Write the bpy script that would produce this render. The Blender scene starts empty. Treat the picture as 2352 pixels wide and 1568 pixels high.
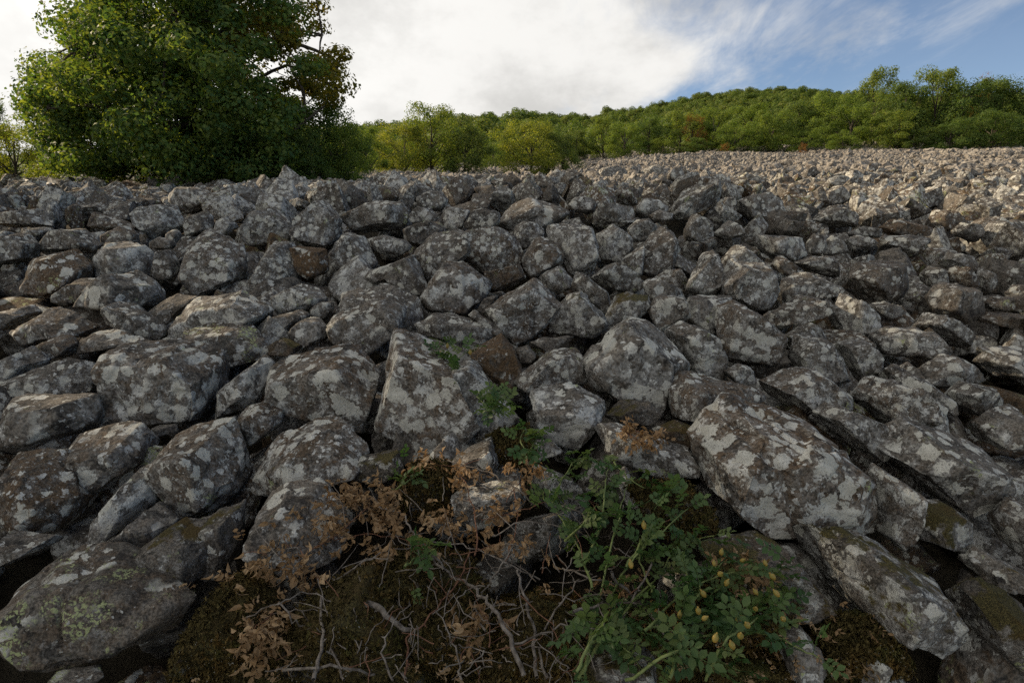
import bpy, bmesh, math, random
import numpy as np
from mathutils import Vector, Matrix, Euler

# ------------------------------------------------------------------ camera, sky, sun, exposure
scene = bpy.context.scene
COL = scene.collection
PITCH = math.radians(12.0)
FPX = 1306.0            # focal length in pixels of a 2352 px wide picture
cam_d = bpy.data.cameras.new('camera'); cam = bpy.data.objects.new('camera', cam_d); COL.objects.link(cam)
cam_d.sensor_width = 36.0; cam_d.lens = 36.0 * FPX / 2352.0
cam_d.clip_start = 0.05; cam_d.clip_end = 3000.0
cam.location = (0, 0, 0); cam.rotation_euler = (math.pi / 2 - PITCH, 0, 0)
scene.camera = cam

SUN_AZ, SUN_EL = math.radians(-62.0), math.radians(28.5)     # azimuth from +Y towards +X
SUN = Vector((math.sin(SUN_AZ) * math.cos(SUN_EL), math.cos(SUN_AZ) * math.cos(SUN_EL), math.sin(SUN_EL)))
sun_d = bpy.data.lights.new('sun', 'SUN'); sun_o = bpy.data.objects.new('sun', sun_d); COL.objects.link(sun_o)
sun_d.energy = 5.0; sun_d.angle = math.radians(0.6); sun_d.color = (1.0, 0.80, 0.55)
sun_o.rotation_euler = (-SUN).to_track_quat('-Z', 'Y').to_euler(); sun_o.location = (-30, 30, 30)
scene.view_settings.view_transform = 'Standard'; scene.view_settings.look = 'None'
scene.view_settings.exposure = 0.45; scene.view_settings.gamma = 1.0
scene.view_settings.use_curve_mapping = False
scene.render.engine = 'CYCLES'
cy = scene.cycles
cy.max_bounces = 4; cy.diffuse_bounces = 2; cy.glossy_bounces = 1; cy.transmission_bounces = 3; cy.transparent_max_bounces = 4
cy.use_denoising = False
cy.use_adaptive_sampling = True; cy.adaptive_threshold = 0.015


class NT:
    """small helper to write node trees"""
    def __init__(self, tree):
        self.t = tree; tree.nodes.clear()
    def n(self, kind, ins=None, **props):
        nd = self.t.nodes.new(kind)
        for k, v in props.items(): setattr(nd, k, v)
        for k, v in (ins or {}).items():
            s = nd.inputs[k]
            if isinstance(v, bpy.types.NodeSocket): self.t.links.new(v, s)
            else: s.default_value = v
        return nd
    def math(self, op, a, b=None, c=None, clamp=False):
        d = {0: a}
        if b is not None: d[1] = b
        if c is not None: d[2] = c
        return self.n('ShaderNodeMath', d, operation=op, use_clamp=clamp).outputs[0]
    def vmath(self, op, a, b=None, scale=None):
        d = {0: a}
        if b is not None: d[1] = b
        if scale is not None: d['Scale'] = scale
        nd = self.n('ShaderNodeVectorMath', d, operation=op)
        return nd.outputs['Value'] if op in ('DOT_PRODUCT', 'LENGTH') else nd.outputs[0]
    def noise(self, v, scale, detail=4, rough=.55, out='Factor', dist=0.0):
        nd = self.n('ShaderNodeTexNoise', {'Vector': v, 'Scale': scale, 'Detail': detail, 'Roughness': rough, 'Distortion': dist})
        return nd.outputs['Color'] if out == 'Color' else nd.outputs[0]
    def ramp(self, f, lo, hi, a=0.0, b=1.0, kind='SMOOTHSTEP'):
        return self.n('ShaderNodeMapRange', {0: f, 1: lo, 2: hi, 3: a, 4: b}, interpolation_type=kind).outputs[0]
    def mix(self, f, a, b, blend='MIX'):
        nd = self.n('ShaderNodeMix', data_type='RGBA', blend_type=blend, clamp_factor=True)
        for i, v in ((0, f), (6, a), (7, b)):
            s = nd.inputs[i]
            if isinstance(v, bpy.types.NodeSocket): self.t.links.new(v, s)
            else: s.default_value = v if i == 0 else (*v[:3], 1.0)
        return nd.outputs[2]


# sky: clear blue with a sheet of thin bright cloud that thickens towards the sun's side
world = bpy.data.worlds.new('World'); scene.world = world; world.use_nodes = True
W = NT(world.node_tree)
sky = W.n('ShaderNodeTexSky', sky_type='NISHITA', sun_disc=False, sun_elevation=SUN_EL, sun_rotation=SUN_AZ,
          air_density=1.0, dust_density=0.15, ozone_density=3.0, altitude=1200.0)
dirn = W.n('ShaderNodeTexCoord').outputs['Generated']
sep = W.n('ShaderNodeSeparateXYZ', {0: dirn})
zz = W.math('ADD', W.math('MAXIMUM', sep.outputs[2], 0.0), 0.16)
flat = W.n('ShaderNodeCombineXYZ', {0: W.math('DIVIDE', sep.outputs[0], zz), 1: W.math('DIVIDE', sep.outputs[1], zz), 2: 0.0}).outputs[0]
rotf = W.n('ShaderNodeMapping', {0: flat, 'Rotation': (0, 0, math.radians(-28)), 'Scale': (1.0, 0.42, 1.0)}).outputs[0]
big = W.noise(rotf, 1.15, 7, .58)
wisp = W.noise(rotf, 3.4, 8, .66, dist=.7)
side = W.math('MULTIPLY_ADD', sep.outputs[0], -1.7, 0.02)
cover = W.math('ADD', W.math('ADD', W.math('MULTIPLY', big, 2.0), W.math('MULTIPLY', wisp, .7)), side)
thick = W.ramp(cover, 0.55, 1.18)
veil = W.ramp(W.math('ADD', W.math('MULTIPLY', wisp, .8), W.math('MULTIPLY', big, .5)), .66, 1.05, 0, .55)
veil = W.math('ADD', veil, .08)
cl = W.math('MAXIMUM', thick, veil)
sunv = W.vmath('DOT_PRODUCT', dirn, tuple(SUN))
glow = W.math('POWER', W.math('MAXIMUM', sunv, 0.0), 5.0)
puff = W.ramp(W.noise(W.n('ShaderNodeMapping', {0: dirn, 'Location': (.35, 0, 0), 'Scale': (1, 1, 1.6)}).outputs[0], 2.9, 7, .6), .40, .62)
clb = W.math('ADD', W.math('ADD', W.math('MULTIPLY', puff, -.20), .68), W.math('MULTIPLY', glow, .38))
ccol = W.n('ShaderNodeCombineColor', {0: clb, 1: W.math('MULTIPLY', clb, .985), 2: W.math('MULTIPLY', clb, .95)}).outputs[0]
skyc = W.vmath('SCALE', sky.outputs[0], scale=0.085)
allc = W.mix(cl, skyc, ccol)
bg = W.n('ShaderNodeBackground', {0: allc, 1: 1.0})
W.n('ShaderNodeOutputWorld', {0: bg.outputs[0]})

# ------------------------------------------------------------------ small tools
rnd = random.Random(11)
nrg = np.random.default_rng(11)
CP, SP = math.cos(PITCH), math.sin(PITCH)


def link(name, me, parent=None, loc=None):
    o = bpy.data.objects.new(name, me); COL.objects.link(o)
    if parent is not None: o.parent = parent
    if loc is not None: o.location = loc
    return o


def tag(o, label=None, cat=None, group=None, kind=None):
    if label: o['label'] = label
    if cat: o['category'] = cat
    if group: o['group'] = group
    if kind: o['kind'] = kind
    return o


def mesh_from(name, V, F, mat=None, smooth=True):
    me = bpy.data.meshes.new(name)
    V = np.asarray(V, np.float32); F = np.asarray(F, np.int32)
    me.vertices.add(len(V)); me.vertices.foreach_set('co', V.ravel())
    k = F.shape[1]
    me.loops.add(F.size); me.loops.foreach_set('vertex_index', F.ravel())
    me.polygons.add(len(F)); me.polygons.foreach_set('loop_start', np.arange(0, F.size, k, dtype=np.int32))
    me.polygons.foreach_set('loop_total', np.full(len(F), k, np.int32))
    me.update(calc_edges=True)
    if smooth: me.polygons.foreach_set('use_smooth', np.ones(len(F), bool))
    if mat: me.materials.append(mat)
    return me


def vnoise(P, seed=0):
    P = np.asarray(P, float); I = np.floor(P).astype(np.int64); f = P - I; f = f * f * (3 - 2 * f)
    def h(dx, dy, dz):
        x = (I[..., 0] + dx) * 73856093 ^ (I[..., 1] + dy) * 19349663 ^ (I[..., 2] + dz) * 83492791 ^ (seed * 2654435761)
        x &= 0xffffffff; x = ((x ^ (x >> 15)) * 2246822519) & 0xffffffff; x = ((x ^ (x >> 13)) * 3266489917) & 0xffffffff
        return ((x ^ (x >> 16)) & 0xffff) / 32767.5 - 1
    fx, fy, fz = f[..., 0], f[..., 1], f[..., 2]
    L = lambda a, b, t: a + (b - a) * t
    return L(L(L(h(0, 0, 0), h(1, 0, 0), fx), L(h(0, 1, 0), h(1, 1, 0), fx), fy), L(L(h(0, 0, 1), h(1, 0, 1), fx), L(h(0, 1, 1), h(1, 1, 1), fx), fy), fz)


def fbm(P, octv=4, seed=0, gain=.5):
    s = 0; a = 1.0; P = np.asarray(P, float)
    for i in range(octv):
        s = s + a * vnoise(P, seed + i * 17); P = P * 2.03 + 3.7; a *= gain
    return s


ICO = {}
def ico(n):
    if n not in ICO:
        bm = bmesh.new(); bmesh.ops.create_icosphere(bm, subdivisions=n, radius=1.0)
        bm.verts.ensure_lookup_table()
        ICO[n] = (np.array([v.co[:] for v in bm.verts]), np.array([[v.index for v in f.verts] for f in bm.faces])); bm.free()
    return ICO[n]


# the stony ground: height as a function of place, three profiles blended over the bearing X / Y
PROF = [(-.75, [(0, -1.318), (4.3, -.03), (7, .24), (11, .50), (16, .82), (40, 2.5), (70, 5.0)]),
        (-.30, [(0, -1.318), (5.0, .17), (7, .36), (11, .56), (16, .90), (40, 2.75), (70, 5.2)]),
        (.02, [(0, -1.318), (5.2, .26), (6.6, .42), (8, .38), (12, .50), (20, 1.12), (40, 2.95), (70, 6.6)]),
        (.26, [(0, -1.318), (5.3, .30), (6.6, .47), (8, .42), (12, .56), (26, 1.80), (40, 3.45), (70, 8.0)]),
        (.58, [(0, -1.318), (1.8, -.80), (5, -.06), (8, .34), (26, 2.15), (40, 4.0), (70, 8.7)]),
        (.95, [(0, -1.318), (1.8, -.85), (5, -.15), (8, .30), (26, 2.4), (40, 4.3), (70, 9.1)])]
def ground(X, Y):
    X = np.asarray(X, float); Y = np.asarray(Y, float)
    a = X / np.maximum(Y, .4)
    H = np.stack([np.interp(Y, [p[0] for p in pr], [p[1] for p in pr]) for _, pr in PROF])
    A = [k for k, _ in PROF]
    out = np.zeros_like(Y + X)
    idx = np.clip(np.searchsorted(A, a) - 1, 0, len(A) - 2)
    for i in range(len(A) - 1):
        m = idx == i
        t = np.clip((a - A[i]) / (A[i + 1] - A[i]), 0, 1); t = t * t * (3 - 2 * t)
        out = np.where(m, H[i] * (1 - t) + H[i + 1] * t, out)
    lump = np.clip((Y - 9) / 20, 0, 1) * .35
    return out + lump * vnoise(np.stack([X * .16, Y * .16, 0 * X + .5], -1), 5) + .05 * vnoise(np.stack([X * .9, Y * .9, 0 * X], -1), 9)


def project(P):
    P = np.asarray(P, float)
    z = P[..., 1] * CP - P[..., 2] * SP; v = P[..., 1] * SP + P[..., 2] * CP
    zz = np.maximum(z, 1e-3)
    return 1176 + FPX * P[..., 0] / zz, 784 - FPX * v / zz, z


def cam2w(u, v, z):
    return np.stack([np.asarray(u, float), np.asarray(z) * CP + np.asarray(v) * SP, -np.asarray(z) * SP + np.asarray(v) * CP], -1)


ZS = np.concatenate([np.arange(.8, 12, .02), np.arange(12, 70, .1)])
def depth_at(gx, gy):
    """distance along the view axis at which the ray through a picture point meets the stony ground"""
    P = cam2w((gx - 1176) / FPX * ZS, (784 - gy) / FPX * ZS, ZS)
    below = P[:, 2] < ground(P[:, 0], P[:, 1])
    return float(ZS[np.argmax(below)]) if below.any() else 60.0


def at(gx, gy, near=0.0, z=None):
    z = (depth_at(gx, gy) if z is None else z) - near
    return Vector(cam2w((gx - 1176) / FPX * z, (784 - gy) / FPX * z, z))


def inside(poly, x, y):
    px, py = poly[:, 0], poly[:, 1]; qx, qy = np.roll(px, -1), np.roll(py, -1)
    x = np.asarray(x)[..., None]; y = np.asarray(y)[..., None]
    c = ((py > y) != (qy > y)) & (x < (qx - px) * (y - py) / (qy - py + 1e-9) + px)
    return (c.sum(-1) % 2) == 1


# ------------------------------------------------------------------ materials
def mat_new(name):
    m = bpy.data.materials.new(name); m.use_nodes = True
    return m, NT(m.node_tree)


def finish(N, col, bump=None, rough=.9, strength=.5, dist=.01, spec=.25):
    d = {'Base Color': col, 'Roughness': rough, 'Specular IOR Level': spec}
    if bump is not None:
        d['Normal'] = N.n('ShaderNodeBump', {'Height': bump, 'Strength': strength, 'Distance': dist}).outputs[0]
    b = N.n('ShaderNodeBsdfPrincipled', d)
    N.n('ShaderNodeOutputMaterial', {0: b.outputs[0]})


def rock_material(name, unit=1.0, props=True, far=False):
    """lichen-crusted basalt; unit = metres per object unit"""
    m, N = mat_new(name)
    oi = N.n('ShaderNodeObjectInfo'); r = oi.outputs['Random']
    off = N.n('ShaderNodeCombineXYZ', {0: N.math('MULTIPLY', r, 37.0), 1: N.math('MULTIPLY', r, 91.0), 2: N.math('MULTIPLY', r, 53.0)}).outputs[0]
    P = N.vmath('ADD', N.vmath('SCALE', N.n('ShaderNodeTexCoord').outputs['Object'], scale=N.math('MULTIPLY_ADD', N.math('FRACT', N.math('MULTIPLY', r, 29.1)), 1.15 * unit, .72 * unit)), off)
    def attr(k):
        return N.n('ShaderNodeAttribute', attribute_type='OBJECT', attribute_name=k).outputs['Fac']
    r2 = N.math('FRACT', N.math('MULTIPLY', r, 17.3)); r3 = N.math('FRACT', N.math('MULTIPLY', r, 71.7))
    if props: A, M, B, Y = attr('lichen'), attr('moss'), attr('brown'), attr('green')
    else:
        A = N.math('MULTIPLY_ADD', r2, .85, .0); M = 0.0; Y = N.math('POWER', r3, 4.0)
        B = N.math('MULTIPLY', N.math('POWER', r3, 2.0), .8)
    geo = N.n('ShaderNodeNewGeometry'); nz = N.n('ShaderNodeSeparateXYZ', {0: geo.outputs['Normal']}).outputs[2]
    big_ = N.noise(P, 5.0, 4, .6); mid = N.noise(P, 22.0, 4, .6); fine = N.noise(P, 95.0, 4, .68)
    warp = N.vmath('SCALE', N.vmath('SUBTRACT', N.noise(P, 40.0, 2, .6, 'Color'), (.5, .5, .5)), scale=.05)
    WP = N.vmath('ADD', P, warp)
    base = N.mix(N.ramp(big_, .35, .65), (.076, .068, .058), (.150, .135, .116))
    base = N.mix(N.math('MULTIPLY', N.ramp(N.math('ADD', mid, N.math('MULTIPLY', B, .3)), .47, .72), N.math('ADD', B, .25)), base, (.092, .060, .034))
    base = N.mix(N.ramp(N.noise(WP, 15.0, 4, .66), .53, .63, 0, .8), base, (.028, .026, .024))
    base = N.mix(N.ramp(fine, .34, .66), N.vmath('SCALE', base, scale=.42), N.vmath('SCALE', base, scale=1.40))
    # crusts: ragged sheets, rosettes and small dots
    sheet = N.noise(WP, 16.0, 6, .68)
    vor = N.n('ShaderNodeTexVoronoi', {'Vector': WP, 'Scale': 17.0}); vr = N.n('ShaderNodeSeparateColor', {0: vor.outputs['Color']}).outputs[0]
    rad = N.math('MULTIPLY_ADD', N.math('POWER', vr, 1.5), .62, .06)
    rose = N.math('SUBTRACT', rad, vor.outputs['Distance'])
    vo2 = N.n('ShaderNodeTexVoronoi', {'Vector': WP, 'Scale': 48.0}); v2 = N.n('ShaderNodeSeparateColor', {0: vo2.outputs['Color']}).outputs[0]
    dots = N.math('SUBTRACT', N.math('MULTIPLY_ADD', N.math('POWER', v2, 2.0), .55, -.05), vo2.outputs['Distance'])
    top = N.ramp(nz, .55, .95, 0, .10)
    thr = N.math('ADD', N.math('MULTIPLY_ADD', A, -.23, .698), top)
    f_sheet = N.ramp(N.math('SUBTRACT', sheet, thr), -.006, .010)
    zone = N.noise(P, 4.3, 3, .5)
    f_rose = N.math('MULTIPLY', N.ramp(rose, -.01, .05), N.ramp(N.math('SUBTRACT', zone, N.math('MULTIPLY_ADD', A, -.42, .58)), -.05, .03))
    f_dots = N.math('MULTIPLY', N.ramp(dots, -.01, .06), N.ramp(N.math('SUBTRACT', mid, N.math('MULTIPLY_ADD', A, -.30, .60)), -.04, .03))
    f_l = N.math('MAXIMUM', N.math('MAXIMUM', f_sheet, f_rose), N.math('MULTIPLY', f_dots, .85))
    lc = N.mix(N.ramp(N.noise(P, 27.0, 3, .6), .35, .68), (.29, .29, .275), (.49, .488, .460))
    lc = N.mix(N.ramp(vr, .45, .9, 0, .5), lc, (.40, .385, .32))
    lc = N.mix(N.ramp(N.noise(P, 150.0, 2, .6), .56, .68, 0, .75), lc, (.12, .11, .10))
    # a thinner grey film below the pale crusts
    film = N.ramp(N.math('ADD', N.math('SUBTRACT', sheet, thr), N.math('MULTIPLY', N.math('SUBTRACT', mid, .5), .35)), -.13, -.06, 0, .8)
    film = N.math('MULTIPLY', film, N.math('MULTIPLY_ADD', B, -.8, 1.0, clamp=True))
    base = N.mix(film, base, N.mix(N.ramp(fine, .36, .62), (.10, .096, .088), (.255, .25, .238)))
    col = N.mix(f_l, base, lc)
    # yellow-green map lichen
    vg = N.n('ShaderNodeTexVoronoi', {'Vector': WP, 'Scale': 70.0})
    fg = N.math('MULTIPLY', N.ramp(vg.outputs['Distance'], .38, .50, 1, 0), N.ramp(N.math('ADD', N.noise(P, 6.5, 4, .65), N.math('MULTIPLY', Y, .14)), .63, .72))
    col = N.mix(N.math('MULTIPLY', fg, .85), col, (.30, .33, .16))
    hgt = N.math('ADD', N.math('MULTIPLY', mid, .8), N.math('MULTIPLY', fine, .5))
    if props:
        mo = N.math('ADD', N.math('ADD', N.noise(P, 7.0, 6, .65), N.math('MULTIPLY', M, .45)), N.math('MULTIPLY', nz, .12))
        fm = N.math('MULTIPLY', N.ramp(mo, .80, .88), N.ramp(M, 0.02, .1))
        mf = N.noise(P, 210.0, 3, .7)
        mc = N.mix(N.ramp(mf, .35, .7), (.018, .017, .008), (.12, .10, .036))
        mc = N.mix(N.ramp(big_, .45, .65, 0, .6), mc, (.070, .042, .014))
        col = N.mix(fm, col, mc)
        hgt = N.math('ADD', hgt, N.math('MULTIPLY', N.math('MULTIPLY', mf, N.ramp(M, .3, .7)), 1.3))
    finish(N, col, hgt, .92, .75, .012, .18)
    return m


def soil_material():
    m, N = mat_new('dark_soil'); P = N.n('ShaderNodeTexCoord').outputs['Object']
    c = N.mix(N.ramp(N.noise(P, 6.0, 6, .65), .3, .7), (.018, .015, .010), (.060, .050, .034))
    finish(N, c, N.noise(P, 30.0, 6, .7), .95, 1.0, .04, .1); return m


def moss_material():
    m, N = mat_new('moss'); P = N.n('ShaderNodeTexCoord').outputs['Object']
    f = N.noise(P, 190.0, 4, .7)
    c = N.mix(N.ramp(f, .36, .64), (.018, .016, .007), (.16, .125, .045))
    c = N.mix(N.ramp(N.noise(P, 7.0, 5, .6), .45, .66, 0, .7), c, (.17, .098, .028))
    c = N.mix(N.ramp(N.noise(P, 11.0, 4, .6), .52, .66, 0, .7), c, (.085, .095, .030))
    sp = N.ramp(N.noise(P, 140.0, 2, .5), .66, .70)
    c = N.mix(N.math('MULTIPLY', sp, N.ramp(N.noise(P, 5.0, 3, .5), .48, .60)), c, (.42, .42, .38))
    finish(N, c, N.math('ADD', f, N.noise(P, 40.0, 4, .6)), .95, 1.0, .012, .1); return m


def plain_material(name, c1, c2, scale=40.0, bump=.4, rough=.85, dist=.004, unit=1.0):
    m, N = mat_new(name); P = N.n('ShaderNodeTexCoord').outputs['Object']
    f = N.noise(P, scale, 5, .6)
    finish(N, N.mix(N.ramp(f, .3, .7), c1, c2), f, rough, bump, dist, .25); return m


def leaf_material(name, c1, c2, c3, trans=.5, gloss=.65, cell=1.6, tr_tint=(1.3, 1.25, .5), own=.35):
    """leaves: colour varies by clump (noise over the crown) and by leaf (face attribute)"""
    m, N = mat_new(name); P = N.n('ShaderNodeTexCoord').outputs['Object']
    oi = N.n('ShaderNodeObjectInfo').outputs['Random']
    lf = N.n('ShaderNodeAttribute', attribute_type='GEOMETRY', attribute_name='leaf').outputs['Fac']
    f = N.noise(P, cell, 3, .55)
    c = N.mix(N.ramp(N.math('ADD', f, N.math('MULTIPLY', N.math('SUBTRACT', lf, .5), .5)), .32, .68), c1, c2)
    c = N.mix(N.math('MULTIPLY', N.ramp(N.math('ADD', N.math('MULTIPLY', lf, .5), N.math('MULTIPLY', oi, .5)), .5, .95), own), c, c3)
    d = N.n('ShaderNodeBsdfPrincipled', {'Base Color': c, 'Roughness': gloss, 'Specular IOR Level': .18})
    t = N.n('ShaderNodeBsdfTranslucent', {'Color': N.vmath('MULTIPLY', c, tr_tint)})
    mx = N.n('ShaderNodeMixShader', {0: trans, 1: d.outputs[0], 2: t.outputs[0]})
    N.n('ShaderNodeOutputMaterial', {0: mx.outputs[0]}); return m


def far_rock_material():
    m, N = mat_new('distant_basalt'); r = N.n('ShaderNodeObjectInfo').outputs['Random']
    off = N.n('ShaderNodeCombineXYZ', {0: N.math('MULTIPLY', r, 37.0), 1: N.math('MULTIPLY', r, 91.0), 2: 0.0}).outputs[0]
    P = N.vmath('ADD', N.n('ShaderNodeTexCoord').outputs['Object'], off)
    c = N.mix(N.ramp(N.noise(P, 2.6, 4, .7), .40, .60), (.060, .054, .047), (.31, .285, .248))
    c = N.mix(N.ramp(N.math('FRACT', N.math('MULTIPLY', r, 13.7)), .3, 1.0, 0, .45), c, (.17, .14, .11))
    finish(N, c, None, .95); return m


M_ROCK = rock_material('lichened_basalt', 1.0, True)
M_ROCK_MID = rock_material('lichened_basalt_mid', .20, False)
M_ROCK_FAR = far_rock_material()
M_SOIL = soil_material(); M_MOSS = moss_material()
M_BARK = plain_material('bark', (.030, .025, .018), (.085, .070, .052), 14.0, 1.0, .9, .03)
M_TWIG = plain_material('grey_twig', (.060, .048, .038), (.20, .175, .150), 60.0, .5)
M_REDTWIG = plain_material('reddish_twig', (.075, .035, .022), (.17, .085, .05), 60.0, .5)
M_GREENTWIG = plain_material('green_stem', (.09, .12, .035), (.17, .20, .07), 60.0, .3, .6)
M_DEADWOOD = plain_material('bleached_wood', (.22, .20, .175), (.50, .47, .42), 22.0, .6)
M_HIP = plain_material('rose_hip', (.17, .15, .035), (.34, .19, .04), 90.0, .1, .35)
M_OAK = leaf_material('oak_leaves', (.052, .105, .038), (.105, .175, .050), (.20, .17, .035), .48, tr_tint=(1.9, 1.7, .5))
M_OAKW = leaf_material('oak_leaves_backlight_tint', (.080, .095, .018), (.17, .155, .028), (.24, .14, .03), .55, tr_tint=(1.6, 1.35, .45))  # warm backlight of the upper right crown painted into the leaf colour
M_WOOD1 = leaf_material('woodland_leaves', (.085, .140, .026), (.165, .220, .045), (.21, .19, .04), .47, cell=.5)
M_WOOD2 = leaf_material('woodland_leaves_dark', (.060, .105, .028), (.115, .165, .040), (.15, .14, .04), .45, cell=.5)
M_YELLOW = leaf_material('yellowing_leaves', (.13, .165, .028), (.23, .25, .045), (.26, .22, .04), .50, cell=.5)
M_RUST = leaf_material('rusty_leaves', (.17, .07, .02), (.26, .12, .03), (.2, .12, .03), .4, cell=.5)
M_HILL = leaf_material('hill_canopy', (.075, .120, .026), (.145, .190, .042), (.17, .165, .05), .42, cell=.3, own=.5)
M_ROSE = leaf_material('rose_leaf', (.042, .082, .028), (.080, .125, .042), (.14, .14, .045), .30, .4, cell=6.0, tr_tint=(1.2, 1.3, .6))
M_DRY = leaf_material('dry_leaf', (.22, .14, .07), (.37, .26, .15), (.15, .08, .04), .30, .6, cell=9.0, tr_tint=(1.2, 1.0, .7))

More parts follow.
